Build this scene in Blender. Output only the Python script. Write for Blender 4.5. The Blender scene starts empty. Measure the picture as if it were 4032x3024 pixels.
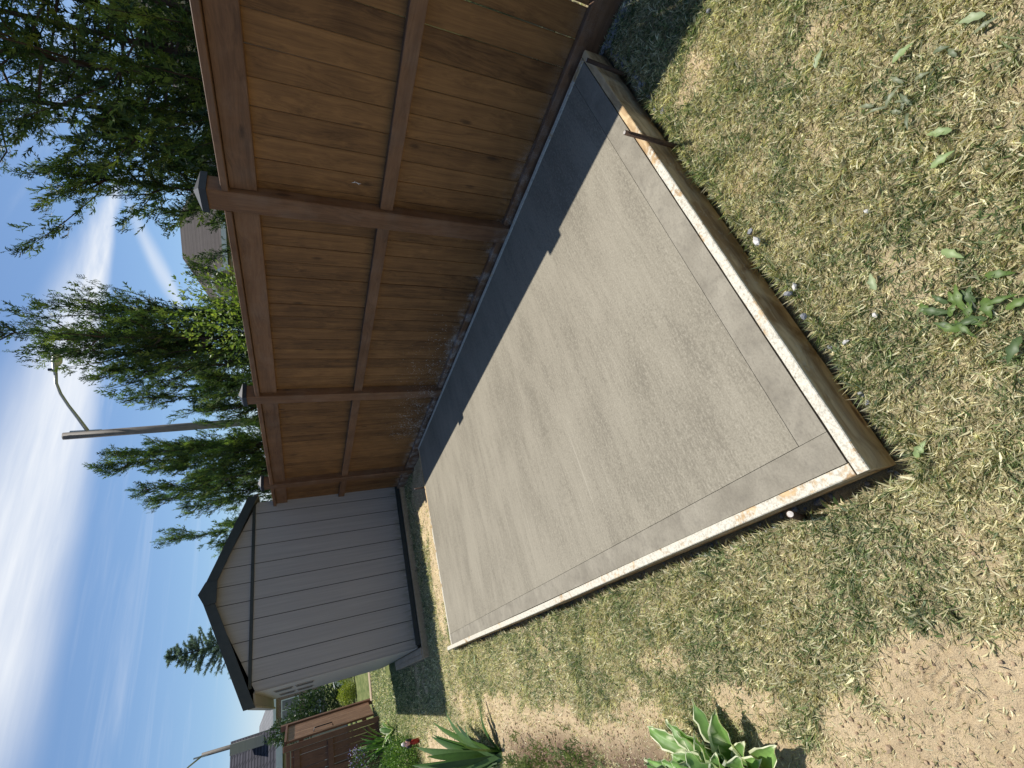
import bpy, bmesh, math, random
import numpy as np
from mathutils import Vector, Matrix
random.seed(7); rng = np.random.default_rng(11)
sc = bpy.context.scene
COL = sc.collection
R_ = math.radians

# ------------------------------------------------------------------ camera (phone held upright, picture stored on its side)
cam = bpy.data.cameras.new("camera"); cam.sensor_fit = 'HORIZONTAL'; cam.sensor_width = 36.0
cam.lens = 1780.0/4032*36.0; cam.clip_start = 0.05; cam.clip_end = 3000
co = bpy.data.objects.new("camera", cam); COL.objects.link(co)
r0 = Vector((0.835, -0.550, -0.025)).normalized()          # the scene's level right
b0 = Vector((-0.489, -0.761, 0.427))
b0 = (b0 - r0*b0.dot(r0)).normalized()
u0 = b0.cross(r0).normalized()
M = Matrix.Identity(4)
for i, v in enumerate((-u0, r0, b0)):
    for j in range(3): M[j][i] = v[j]
M.translation = Vector((0, 0, 1.5))
co.matrix_world = M
sc.camera = co

# ------------------------------------------------------------------ world, sun
SUN = Vector((0.31, 0.235, 1.0)).normalized()
EL = math.asin(SUN.z); AZ = math.atan2(SUN.x, SUN.y)
world = bpy.data.worlds.new("World"); sc.world = world; world.use_nodes = True
wt = world.node_tree; wt.nodes.clear()

class NT:
    def __init__(s, tree): s.t = tree
    def n(s, typ, **kw):
        nd = s.t.nodes.new(typ)
        ins = kw.pop('ins', {})
        for k, v in kw.items(): setattr(nd, k, v)
        for k, v in ins.items():
            if isinstance(v, bpy.types.NodeSocket): s.t.links.new(v, nd.inputs[k])
            else: nd.inputs[k].default_value = v
        return nd
    def math(s, op, a, b=0.0, c=None, clamp=False):
        nd = s.n('ShaderNodeMath', operation=op, use_clamp=clamp)
        for i, v in enumerate((a, b) if c is None else (a, b, c)):
            if isinstance(v, bpy.types.NodeSocket): s.t.links.new(v, nd.inputs[i])
            else: nd.inputs[i].default_value = v
        return nd.outputs[0]
    def vmath(s, op, a, b):
        nd = s.n('ShaderNodeVectorMath', operation=op)
        for i, v in enumerate((a, b)):
            if isinstance(v, bpy.types.NodeSocket): s.t.links.new(v, nd.inputs[i])
            else: nd.inputs[i].default_value = v
        return nd.outputs[0]
    def noise(s, vec, scale=1.0, detail=4.0, rough=0.55, dist=0.0):
        return s.n('ShaderNodeTexNoise', ins={'Vector': vec, 'Scale': scale, 'Detail': detail, 'Roughness': rough, 'Distortion': dist}).outputs['Fac']
    def mr(s, v, a, b, c=0.0, d=1.0, smooth=False):
        return s.n('ShaderNodeMapRange', interpolation_type='SMOOTHSTEP' if smooth else 'LINEAR',
                   ins={0: v, 1: a, 2: b, 3: c, 4: d}).outputs[0]
    def mix(s, f, a, b, blend='MIX'):
        nd = s.n('ShaderNodeMix', data_type='RGBA', blend_type=blend)
        for k, v in ((0, f), (6, a), (7, b)):
            if isinstance(v, bpy.types.NodeSocket): s.t.links.new(v, nd.inputs[k])
            else: nd.inputs[k].default_value = v if k == 0 else (v[0], v[1], v[2], 1.0)
        return nd.outputs[2]
    def xyz(s, v):
        return s.n('ShaderNodeSeparateXYZ', ins={0: v}).outputs
    def comb(s, x, y, z):
        return s.n('ShaderNodeCombineXYZ', ins={0: x, 1: y, 2: z}).outputs[0]

W = NT(wt)
sky = W.n('ShaderNodeTexSky', sky_type='NISHITA', sun_disc=False, sun_elevation=EL, sun_rotation=AZ,
          altitude=100, air_density=1.0, dust_density=0.4, ozone_density=1.6)
tc = W.n('ShaderNodeTexCoord').outputs['Generated']
dx, dy, dz = W.xyz(tc)
dzc = W.math('MAXIMUM', dz, 0.03)
cx = W.math('DIVIDE', dx, dzc); cy = W.math('DIVIDE', dy, dzc)
cl = W.comb(cx, cy, 0.0)
warp = W.noise(W.vmath('MULTIPLY', cl, (0.9, 1.2, 1)), 1.0, 3, 0.5)
warp2 = W.noise(W.vmath('MULTIPLY', cl, (3.0, 5.0, 1)), 1.0, 4, 0.6)
# one long cirrus band, wide on the left, drawn out to a plume on the right
yc = W.math('ADD', 2.36, W.math('MULTIPLY', W.math('SUBTRACT', warp, 0.5), 0.35))
wd = W.mr(cx, 1.0, 2.9, 0.62, 0.12)
dd = W.math('DIVIDE', W.math('ABSOLUTE', W.math('SUBTRACT', cy, yc)), wd)
band = W.mr(dd, 1.15, 0.1, 0, 1, True)
streak = W.noise(W.vmath('MULTIPLY', cl, (0.9, 4.5, 1)), 1.6, 5, 0.6)
band = W.math('MULTIPLY', band, W.mr(streak, 0.22, 0.66, 0.66, 1.0))
band = W.math('MULTIPLY', W.math('MULTIPLY', band, W.mr(cx, -0.3, 0.5, 0.1, 1, True)), W.mr(cx, 3.4, 2.7, 0, 1, True))
band = W.math('MULTIPLY', band, W.mr(W.math('ADD', warp2, W.mr(cx, 1.5, 2.6, 0.25, 0.0)), 0.25, 0.6, 0.55, 1.0))
wisp = W.noise(W.vmath('MULTIPLY', cl, (0.35, 1.6, 1)), 1.3, 5, 0.62, 0.6)
wisp = W.math('MULTIPLY', W.mr(wisp, 0.50, 0.80, 0.0, 0.30, True), W.mr(dz, 0.10, 0.30, 0.2, 1.0))
wisp3 = W.math('MULTIPLY', W.mr(W.math('ABSOLUTE', W.math('SUBTRACT', W.math('SUBTRACT', cy, 3.5), W.math('MULTIPLY', 2.6, W.math('SUBTRACT', cx, 3.4)))), 0.62, 0.0, 0, 0.55, True),
                W.math('MULTIPLY', W.mr(cx, 3.0, 3.25, 0, 1, True), W.mr(cx, 3.75, 3.45, 0, 1, True)))
hz = W.mr(dz, 0.14, 0.0, 0.0, 0.75, True)
cov = W.math('MAXIMUM', W.math('MAXIMUM', band, wisp), W.math('MAXIMUM', hz, wisp3))
fade = W.mr(dz, 0.0, 0.05, 0, 1, True)
cov = W.math('MULTIPLY', cov, W.math('MAXIMUM', fade, 0.8), clamp=True)
SKYS = 0.083
skyc = W.vmath('MULTIPLY', sky.outputs[0], (SKYS*0.91, SKYS*1.03, SKYS*1.14))
final = W.mix(cov, skyc, (0.70, 0.735, 0.79))
bg = W.n('ShaderNodeBackground', ins={'Color': final, 'Strength': 1.0})
wo = W.n('ShaderNodeOutputWorld', ins={'Surface': bg.outputs[0]})

sl = bpy.data.lights.new("sun", 'SUN'); sl.energy = 5.0; sl.angle = R_(0.53); sl.color = (1.0, 0.955, 0.88)
so = bpy.data.objects.new("sun", sl); COL.objects.link(so)
so.location = (10, 8, 30); so.rotation_euler = SUN.to_track_quat('Z', 'Y').to_euler()
sc.view_settings.view_transform = 'Standard'; sc.view_settings.look = 'None'
sc.view_settings.exposure = 0.32; sc.view_settings.gamma = 1.0
sc.cycles.max_bounces = 8

# ------------------------------------------------------------------ helpers
def numnoise(x, y, seed=0):
    x = np.asarray(x, float); y = np.asarray(y, float)
    xi = np.floor(x).astype(np.int64); yi = np.floor(y).astype(np.int64)
    fx = x-xi; fy = y-yi; fx = fx*fx*(3-2*fx); fy = fy*fy*(3-2*fy)
    def h(a, b):
        n = (a*374761393 + b*668265263 + seed*974634777) & 0xffffffff
        n = ((n ^ (n >> 13))*1274126177) & 0xffffffff
        return ((n ^ (n >> 16)) & 0xffff)/65535.0
    return (h(xi, yi)*(1-fx)+h(xi+1, yi)*fx)*(1-fy)+(h(xi, yi+1)*(1-fx)+h(xi+1, yi+1)*fx)*fy
def fbm(x, y, o=4, seed=0):
    s = 0; a = 0.5; t = 0
    for i in range(o):
        s = s + a*numnoise(np.asarray(x)*2**i, np.asarray(y)*2**i, seed+i); t += a; a *= 0.55
    return s/t
def sstep(a, b, x):
    t = np.clip((np.asarray(x, float)-a)/(b-a), 0, 1); return t*t*(3-2*t)

WL = {}     # world position of every thing and part, so parts can be placed in their parent's frame
def props(o, label=None, cat=None, group=None, kind=None):
    for k, v in (('label', label), ('category', cat), ('group', group), ('kind', kind)):
        if v: o[k] = v
    return o
def thing(name, loc, label, cat, group=None):
    o = bpy.data.objects.new(name, None); COL.objects.link(o); o.empty_display_size = 0.1
    o.location = loc; WL[o.name] = Vector(loc)
    return props(o, label, cat, group)
def place(name, me, loc, parent=None, rot=None):
    o = bpy.data.objects.new(name, me); COL.objects.link(o)
    loc = Vector(loc); WL[o.name] = loc
    if parent is not None: o.parent = parent; o.location = loc - WL[parent.name]
    else: o.location = loc
    if rot: o.rotation_euler = rot
    return o
def mesh_np(name, v, f, mat, col=None, smooth=False):
    """v (n,3); f list of arrays of faces, each (m,k)"""
    me = bpy.data.meshes.new(name)
    fs = f if isinstance(f, list) else [f]
    fs = [np.asarray(a, np.int32) for a in fs if len(a)]
    nl = sum(a.size for a in fs); npoly = sum(len(a) for a in fs)
    me.vertices.add(len(v)); me.vertices.foreach_set('co', np.asarray(v, np.float32).ravel())
    me.loops.add(nl); me.loops.foreach_set('vertex_index', np.concatenate([a.ravel() for a in fs]))
    me.polygons.add(npoly)
    tot = np.concatenate([np.full(len(a), a.shape[1], np.int32) for a in fs])
    st = np.concatenate([[0], np.cumsum(tot)[:-1]]).astype(np.int32)
    me.polygons.foreach_set('loop_start', st); me.polygons.foreach_set('loop_total', tot)
    me.polygons.foreach_set('use_smooth', np.full(npoly, bool(smooth)))
    me.update(calc_edges=True)
    if col is not None:
        ca = me.color_attributes.new('Col', 'FLOAT_COLOR', 'POINT')
        c = np.ones((len(v), 4), np.float32); c[:, :3] = col; ca.data.foreach_set('color', c.ravel())
    if mat: me.materials.append(mat)
    return me
def part_world(name, v, f, mat, parent=None, col=None, smooth=False, base=False):
    """vertices given in the scene's space; origin goes to their centre"""
    v = np.asarray(v, float)
    lo, hi = v.min(0), v.max(0); c = (lo+hi)/2
    if base: c[2] = lo[2]
    return place(name, mesh_np(name, v-c, f, mat, col, smooth), c, parent)
_bx = {}
def box_mesh(d, b, mat):
    key = (tuple(round(x, 4) for x in d), b, mat.name)
    if key in _bx: return _bx[key]
    bm = bmesh.new(); bmesh.ops.create_cube(bm, size=1.0)
    bmesh.ops.scale(bm, vec=d, verts=bm.verts)
    if b: bmesh.ops.bevel(bm, geom=bm.edges[:]+bm.verts[:], offset=b, segments=1, affect='EDGES')
    me = bpy.data.meshes.new('box'); bm.to_mesh(me); bm.free(); me.materials.append(mat)
    _bx[key] = me; return me
def box(name, lo, hi, mat, parent=None, b=0.003, rot=None):
    d = [hi[i]-lo[i] for i in range(3)]
    b = min(b, min(d)*0.3)
    return place(name, box_mesh(d, b, mat), [(hi[i]+lo[i])/2 for i in range(3)], parent, rot)
class MB:
    def __init__(s): s.v = []; s.f = {}
    def add(s, v, f):
        n = len(s.v); s.v += [tuple(p) for p in v]
        for q in f: s.f.setdefault(len(q), []).append([i+n for i in q])
    def box(s, lo, hi):
        x0, y0, z0 = lo; x1, y1, z1 = hi
        s.add([(x0,y0,z0),(x1,y0,z0),(x1,y1,z0),(x0,y1,z0),(x0,y0,z1),(x1,y0,z1),(x1,y1,z1),(x0,y1,z1)],
              [(0,3,2,1),(4,5,6,7),(0,1,5,4),(1,2,6,5),(2,3,7,6),(3,0,4,7)])
    def prism(s, poly, a, b):
        """poly: list of points (closed outline); a, b: two offset vectors"""
        n = len(poly)
        s.add([np.add(p, a) for p in poly]+[np.add(p, b) for p in poly],
              [tuple(range(n))[::-1], tuple(range(n, 2*n))]+[(i, (i+1) % n, n+(i+1) % n, n+i) for i in range(n)])
    def tube(s, pts, rad, seg=6, cap=True):
        pts = [Vector(p) for p in pts]; rings = []
        for i, p in enumerate(pts):
            t = (pts[min(i+1, len(pts)-1)]-pts[max(i-1, 0)]).normalized()
            a = t.cross(Vector((0, 0, 1)) if abs(t.z) < .9 else Vector((1, 0, 0))).normalized(); b = t.cross(a)
            r = rad[i] if hasattr(rad, '__len__') else rad
            rings.append([p+a*math.cos(2*math.pi*k/seg)*r+b*math.sin(2*math.pi*k/seg)*r for k in range(seg)])
        v = [q for rg in rings for q in rg]; f = []
        for i in range(len(pts)-1):
            for k in range(seg):
                f.append((i*seg+k, i*seg+(k+1) % seg, (i+1)*seg+(k+1) % seg, (i+1)*seg+k))
        if cap: f.append(tuple(range(seg))[::-1]); f.append(tuple((len(pts)-1)*seg+k for k in range(seg)))
        s.add(v, f)
    def build(s, name, mat, parent=None, smooth=False, base=False):
        return part_world(name, s.v, [np.array(a) for a in s.f.values()], mat, parent, smooth=smooth, base=base)

# ------------------------------------------------------------------ materials
def newmat(name):
    m = bpy.data.materials.new(name); m.use_nodes = True; m.node_tree.nodes.clear()
    return m, NT(m.node_tree)
def finish(m, T, color, rough=0.8, bump=None, bstr=0.3, bdist=0.01, spec=0.3, metal=0.0, normal=None):
    p = T.n('ShaderNodeBsdfPrincipled')
    for k, v in (('Base Color', color), ('Roughness', rough), ('Specular IOR Level', spec), ('Metallic', metal)):
        if isinstance(v, bpy.types.NodeSocket): T.t.links.new(v, p.inputs[k])
        elif k == 'Base Color': p.inputs[k].default_value = (*v, 1)
        else: p.inputs[k].default_value = v
    if bump is not None:
        b = T.n('ShaderNodeBump', ins={'Height': bump, 'Strength': bstr, 'Distance': bdist})
        T.t.links.new(b.outputs[0], p.inputs['Normal'])
    o = T.n('ShaderNodeOutputMaterial'); T.t.links.new(p.outputs[0], o.inputs['Surface'])
    return m
def simple(name, c1, c2=None, scale=8, rough=0.7, bump=0.15, spec=0.3, metal=0.0, stretch=(1, 1, 1)):
    m, T = newmat(name)
    v = T.vmath('MULTIPLY', T.n('ShaderNodeTexCoord').outputs['Object'], stretch)
    a = T.noise(v, scale, 5, 0.6); b = T.noise(v, scale*9, 3, 0.6)
    f = T.mr(T.math('ADD', T.math('MULTIPLY', a, 0.65), T.math('MULTIPLY', b, 0.35)), 0.32, 0.68)
    return finish(m, T, T.mix(f, c1, c2 or tuple(x*0.8 for x in c1)), rough, b, bump, 0.004, spec, metal)

def wood(name, axis, dark, light, splat=0.0, rough=0.62, knots=True, var=0.35, grey=0.0, spec=0.3):
    m, T = newmat(name)
    oc = T.n('ShaderNodeTexCoord').outputs['Object']
    rnd = T.n('ShaderNodeObjectInfo').outputs['Random']
    off = T.comb(T.math('MULTIPLY', rnd, 37.0), T.math('MULTIPLY', rnd, 91.0), T.math('MULTIPLY', rnd, 53.0))
    v = T.vmath('ADD', oc, off)
    st = {'x': (1.1, 26, 26), 'y': (26, 1.1, 26), 'z': (26, 26, 1.1)}[axis]
    warp = T.noise(T.vmath('MULTIPLY', v, tuple(max(a*0.12, 0.9) for a in st)), 1.6, 2, 0.5)
    vv = T.vmath('ADD', T.vmath('MULTIPLY', v, st), T.comb(T.math('MULTIPLY', warp, 5.0), T.math('MULTIPLY', warp, 5.0), T.math('MULTIPLY', warp, 5.0)))
    g1 = T.noise(vv, 1.0, 4, 0.6)
    g2 = T.noise(T.vmath('MULTIPLY', vv, (4, 4, 4)), 1.0, 3, 0.65)
    blot = T.noise(T.vmath('MULTIPLY', v, tuple(0.35 if a < 2 else 0.16 for a in (st[0], st[1], st[2]))), 14.0, 3, 0.55)
    f = T.math('ADD', T.math('MULTIPLY', g1, 0.5), T.math('ADD', T.math('MULTIPLY', g2, 0.22), T.math('MULTIPLY', blot, 0.28)))
    f = T.mr(T.math('ADD', f, T.math('MULTIPLY', T.math('SUBTRACT', rnd, 0.5), var*0.35)), 0.33, 0.68)
    c = T.mix(f, dark, light)
    if knots:
        kst = {'x': (2.2, 6, 6), 'y': (6, 2.2, 6), 'z': (6, 6, 2.2)}[axis]
        vo = T.n('ShaderNodeTexVoronoi', ins={'Vector': T.vmath('MULTIPLY', v, kst), 'Scale': 1.0, 'Randomness': 1.0})
        k = T.mr(T.math('ADD', vo.outputs['Distance'], T.math('MULTIPLY', T.math('SUBTRACT', g2, 0.5), 0.10)), 0.13, 0.04, 0, 0.7, True)
        c = T.mix(k, c, tuple(x*0.33 for x in dark))
    if grey:
        gg = T.noise(T.vmath('MULTIPLY', v, (3, 3, 3)), 1.5, 4, 0.6)
        c = T.mix(T.mr(gg, 0.45, 0.75, 0, grey), c, (0.30, 0.27, 0.235))
    bmp = T.math('ADD', T.math('MULTIPLY', g1, 0.6), T.math('MULTIPLY', g2, 0.4))
    if splat:
        pos = T.n('ShaderNodeNewGeometry').outputs['Position']
        px, py, pz = T.xyz(pos)
        s1 = T.noise(pos, 75.0, 3, 0.55); s2 = T.noise(pos, 7.0, 3, 0.6); s3 = T.noise(T.vmath('MULTIPLY', pos, (1, 1, 1)), 190.0, 2, 0.5)
        zone = T.math('MULTIPLY', T.mr(pz, 0.95, 0.15, 0, 1, True), T.math('MULTIPLY', T.mr(py, 2.4, 3.9, 0.12, 1), T.mr(py, 6.2, 5.5, 0.3, 1)))
        thr = T.math('SUBTRACT', 0.80, T.math('MULTIPLY', zone, T.math('MULTIPLY', s2, 0.37)))
        d = T.math('SUBTRACT', s1, thr)
        k = T.mr(d, 0.0, 0.03, 0, 1)
        low = T.math('MULTIPLY', T.mr(pz, 0.14, 0.03, 0, 1, True), T.mr(T.math('ADD', T.math('MULTIPLY', s2, 0.6), T.math('MULTIPLY', s3, 0.4)), 0.48, 0.62, 0, 0.65))
        k = T.math('MAXIMUM', k, T.math('MULTIPLY', low, T.mr(py, 1.0, 2.0, 0.15, 1)))
        c = T.mix(T.math('MULTIPLY', k, splat, clamp=True), c, (0.42, 0.40, 0.37))
    return finish(m, T, c, rough, bmp, 0.35, 0.004, spec)

FD, FLt = (0.070, 0.029, 0.011), (0.205, 0.093, 0.036)
FD, FLt = (0.078, 0.034, 0.010), (0.240, 0.118, 0.040)
M_board = wood('fence_board_wood', 'z', FD, FLt, splat=1.0, var=0.45)
M_rail = wood('fence_rail_wood', 'y', (0.090, 0.044, 0.022), (0.195, 0.100, 0.050), splat=1.0, grey=0.12)
M_post = wood('fence_post_wood', 'z', (0.085, 0.040, 0.019), (0.19, 0.095, 0.046), splat=0.8, grey=0.15)
M_cap = simple('black_cap_metal', (0.008, 0.010, 0.016), (0.018, 0.022, 0.032), 12, 0.5, 0.05, 0.4)

def form_mat(name, axis):
    m, T = newmat(name)
    oc = T.n('ShaderNodeTexCoord').outputs['Object']
    st = {'x': (1.3, 22, 22), 'y': (22, 1.3, 22)}[axis]
    w = T.noise(T.vmath('MULTIPLY', oc, (2, 2, 2)), 1.5, 2)
    vv = T.vmath('ADD', T.vmath('MULTIPLY', oc, st), T.comb(T.math('MULTIPLY', w, 4.0), T.math('MULTIPLY', w, 4.0), T.math('MULTIPLY', w, 4.0)))
    g = T.noise(vv, 1.0, 5, 0.6)
    c = T.mix(T.mr(g, 0.36, 0.62), (0.27, 0.165, 0.075), (0.58, 0.43, 0.245))
    kv = T.n('ShaderNodeTexVoronoi', ins={'Vector': T.vmath('MULTIPLY', oc, {'x': (2.4, 9, 9), 'y': (9, 2.4, 9)}[axis]), 'Scale': 1.0})
    c = T.mix(T.mr(kv.outputs['Distance'], 0.14, 0.05, 0, 0.8, True), c, (0.12, 0.06, 0.03))
    pos = T.n('ShaderNodeNewGeometry').outputs['Position']
    px, py, pz = T.xyz(pos)
    n1 = T.noise(pos, 6.0, 5, 0.6, 0.6); n2 = T.noise(pos, 55.0, 4, 0.7); n3 = T.noise(pos, 160.0, 2, 0.6)
    # splashed cement paste: thick on the top edge, thin on the outer side, much less where the boards lie under the fence
    along = {'x': T.mr(px, 2.45, 1.4, -0.34, 0.0, True), 'y': T.mr(py, 0.7, 1.8, -0.06, 0.02)}[axis]
    top = T.mr(pz, -0.012, -0.002, 0, 1)
    lvl = T.math('ADD', T.math('ADD', T.math('MULTIPLY', n1, 0.72), T.math('MULTIPLY', n2, 0.28)), along)
    kt = T.mr(lvl, 0.39, 0.46, 0, 1)
    ks = T.mr(T.math('ADD', T.math('MULTIPLY', n1, 0.5), T.math('MULTIPLY', n2, 0.5)), 0.56, 0.66, 0, 0.45)
    k = T.mix(top, (0, 0, 0), (1, 1, 1))
    kk = T.math('ADD', T.math('MULTIPLY', kt, top), T.math('MULTIPLY', ks, T.math('SUBTRACT', 1.0, top)))
    paste = T.mix(T.mr(T.math('ADD', T.math('MULTIPLY', n2, 0.5), T.math('MULTIPLY', n3, 0.5)), 0.30, 0.55), (0.26, 0.24, 0.19), (0.58, 0.545, 0.45))
    c = T.mix(kk, c, paste)
    dk = T.mr(T.noise(pos, 38.0, 4, 0.7), 0.66, 0.72, 0, 0.8)
    c = T.mix(T.math('MULTIPLY', dk, top), c, (0.12, 0.11, 0.10))
    return finish(m, T, c, 0.85, T.math('ADD', T.math('MULTIPLY', kk, 0.6), T.math('ADD', T.math('MULTIPLY', g, 0.2), T.math('MULTIPLY', n2, 0.4))), 0.5, 0.004)
M_formx = form_mat('form_lumber_across', 'x'); M_formy = form_mat('form_lumber_along', 'y')

def concrete(name, broom):
    m, T = newmat(name)
    pos = T.n('ShaderNodeNewGeometry').outputs['Position']
    big = T.noise(T.vmath('MULTIPLY', pos, (0.9, 2.4, 1)), 1.1, 5, 0.6, 0.3)
    mid = T.noise(T.vmath('MULTIPLY', pos, (2.2, 9, 1)), 1.3, 5, 0.65)
    brm = T.noise(T.vmath('MULTIPLY', pos, (2.0, 150, 1)), 1.0, 4, 0.7)
    brl = T.noise(T.vmath('MULTIPLY', pos, (1.1, 42, 1)), 1.0, 3, 0.7)
    spk = T.noise(pos, 120.0, 4, 0.8)
    spa = T.math('ADD', T.math('MULTIPLY', T.noise(T.vmath('MULTIPLY', pos, (34, 80, 50)), 1.0, 3, 0.7), 0.55), T.math('MULTIPLY', T.noise(pos, 95.0, 2, 0.7), 0.45))
    if broom:
        f = T.math('ADD', T.math('ADD', T.math('MULTIPLY', big, 0.20), T.math('MULTIPLY', mid, 0.07)),
                   T.math('ADD', T.math('MULTIPLY', T.math('ADD', T.math('MULTIPLY', brm, 0.5), T.math('MULTIPLY', brl, 0.5)), 0.21), T.math('MULTIPLY', spk, 0.42)))
        c = T.mix(T.mr(f, 0.39, 0.60), (0.200, 0.180, 0.138), (0.335, 0.305, 0.240))
        dens = T.math('ADD', T.math('MULTIPLY', big, 0.55), T.math('MULTIPLY', mid, 0.45))
        pits = T.mr(T.math('SUBTRACT', spa, T.math('MULTIPLY', T.math('SUBTRACT', dens, 0.5), 0.55)), 0.50, 0.60, 0, 1)
        damp = T.mr(T.math('ADD', T.math('MULTIPLY', big, 0.5), T.math('MULTIPLY', mid, 0.5)), 0.56, 0.40, 0, 1)
        c = T.mix(T.math('MULTIPLY', pits, T.math('ADD', 0.40, T.math('MULTIPLY', damp, 0.25))), c, (0.150, 0.134, 0.104))
        c = T.mix(T.mr(spa, 0.44, 0.36, 0, 0.5), c, (0.36, 0.33, 0.265))
        ln = T.mr(T.noise(T.vmath('MULTIPLY', pos, (0.8, 60, 1)), 1.0, 1, 0.5), 0.74, 0.80, 0, 0.35)
        c = T.mix(ln, c, (0.40, 0.37, 0.30))
        b = T.math('ADD', T.math('MULTIPLY', brm, 0.7), T.math('MULTIPLY', spk, 0.5))
        return finish(m, T, c, 0.9, b, 0.55, 0.003, 0.2)
    f = T.math('ADD', T.math('MULTIPLY', T.noise(pos, 6.0, 5, 0.6, 0.5), 0.45), T.math('ADD', T.math('MULTIPLY', spk, 0.30), T.math('MULTIPLY', big, 0.25)))
    c = T.mix(T.mr(f, 0.38, 0.62), (0.180, 0.162, 0.127), (0.298, 0.272, 0.216))
    st = T.mr(T.math('ADD', T.math('MULTIPLY', T.noise(pos, 14.0, 5, 0.7), 0.7), T.math('MULTIPLY', spk, 0.3)), 0.52, 0.64, 0, 0.5)
    c = T.mix(st, c, (0.135, 0.122, 0.10))
    c = T.mix(T.mr(spa, 0.50, 0.60, 0, 0.30), c, (0.14, 0.125, 0.10))
    return finish(m, T, c, 0.88, spk, 0.25, 0.002, 0.15)
M_broom = concrete('broomed_concrete', True); M_trowel = concrete('trowelled_concrete', False)
M_side = simple('raw_concrete', (0.10, 0.095, 0.085), (0.18, 0.17, 0.15), 20)
M_steel = simple('rusty_steel', (0.035, 0.022, 0.015), (0.12, 0.065, 0.035), 30, 0.7, 0.4, 0.4, 0.3)
M_steelend = simple('cut_steel', (0.55, 0.52, 0.48), (0.36, 0.33, 0.30), 60, 0.45, 0.1, 0.5, 0.5)

def vcol(name, rough=0.6, trans=0.0, spec=0.25, vary=0.12, nscale=30):
    m, T = newmat(name)
    c = T.n('ShaderNodeVertexColor', layer_name='Col').outputs['Color']
    n = T.noise(T.n('ShaderNodeTexCoord').outputs['Object'], nscale, 3, 0.6)
    hs = T.n('ShaderNodeHueSaturation', ins={'Hue': 0.5, 'Saturation': 1.0, 'Value': T.mr(n, 0.3, 0.7, 1-vary, 1+vary), 'Fac': 1.0, 'Color': c}).outputs[0]
    p = T.n('ShaderNodeBsdfPrincipled', ins={'Base Color': hs, 'Roughness': rough, 'Specular IOR Level': spec})
    o = T.n('ShaderNodeOutputMaterial')
    if trans:
        tr = T.n('ShaderNodeBsdfTranslucent', ins={'Color': T.mix(0.5, hs, T.mix(1.0, hs, (1.3, 1.5, 0.5), 'MULTIPLY'))})
        mx = T.n('ShaderNodeMixShader', ins={0: trans, 1: p.outputs[0], 2: tr.outputs[0]})
        T.t.links.new(mx.outputs[0], o.inputs['Surface'])
    else: T.t.links.new(p.outputs[0], o.inputs['Surface'])
    return m
M_grass = vcol('grass_blades', 0.6, 0.38, 0.15)
M_leafy = vcol('leaf_green', 0.45, 0.30, 0.35)
M_cedar = vcol('cedar_foliage', 0.55, 0.33, 0.25, 0.25)
M_stalk = simple('leaf_stalk_green', (0.16, 0.24, 0.07), (0.12, 0.19, 0.06), 20, 0.5)
M_bark = simple('bark', (0.035, 0.024, 0.018), (0.075, 0.052, 0.04), 20, 0.9, 0.5)
M_stone = simple('crushed_stone', (0.15, 0.155, 0.17), (0.30, 0.30, 0.30), 25, 0.9, 0.4)
M_stonew = simple('pale_stone', (0.62, 0.60, 0.56), (0.45, 0.44, 0.42), 25, 0.9, 0.4)

# ------------------------------------------------------------------ ground
FX0, FX1, FY0, FY1 = 0.170, 2.700, 0.765, 5.802      # outer outline of the formwork
def trench(x, y):
    dxl = np.maximum(FX0-x, x-FX1); dyl = np.maximum(FY0-y, y-FY1)
    d = np.where((dxl > 0) & (dyl > 0), np.hypot(dxl, dyl), np.maximum(dxl, dyl))
    w = 0.026+0.052*fbm(x*5, y*5, 3, 40)
    w = np.where(x > FX1, 0.01, w); w = np.where(y > FY1, 0.02, w)
    return d, w
def baremask(x, y):
    """0 = turf, 1 = bare earth"""
    n = fbm(x*2.6, y*2.0, 4, 3); n2 = fbm(x*9, y*8, 3, 9)
    m = sstep(0.60, 0.74, n*0.7+n2*0.3)*0.75
    def blob(cx, cy, rx, ry, a=1.0):
        d = np.hypot((x-cx)/rx, (y-cy)/ry) + (n2-0.5)*1.3 + (n-0.5)*1.2
        return a*sstep(1.35, 0.65, d)
    for b in ((-0.46, 0.93, .20, .22, 1), (-0.62, 1.25, .12, .5, 1), (-0.50, 1.35, .10, .12, .9), (-0.42, 1.75, .07, .18, .75), (-0.60, 2.9, .13, .7, 1), (-0.46, 2.55, .09, .30, .8),
              (-0.66, 4.0, .20, 1.4, 1), (-0.50, 4.9, .20, .6, .9), (-0.40, 5.9, .2, .5, .55), (-0.22, 2.2, .05, .2, .6), (-0.75, 2.0, .16, 1.2, 1),
              (0.62, 0.43, .13, .06, .35), (1.15, .35, .10, .04, .4), (-.1, 0.72, .10, .06, .45),
              (-0.95, 6.8, .28, 1.6, 1), (1.3, 6.25, .8, .22, .85), (2.3, 6.4, .7, .5, .9), (0.55, 6.35, .35, .2, .6)):
        m = np.maximum(m, blob(*b))
    return np.clip(m, 0, 1)
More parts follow.
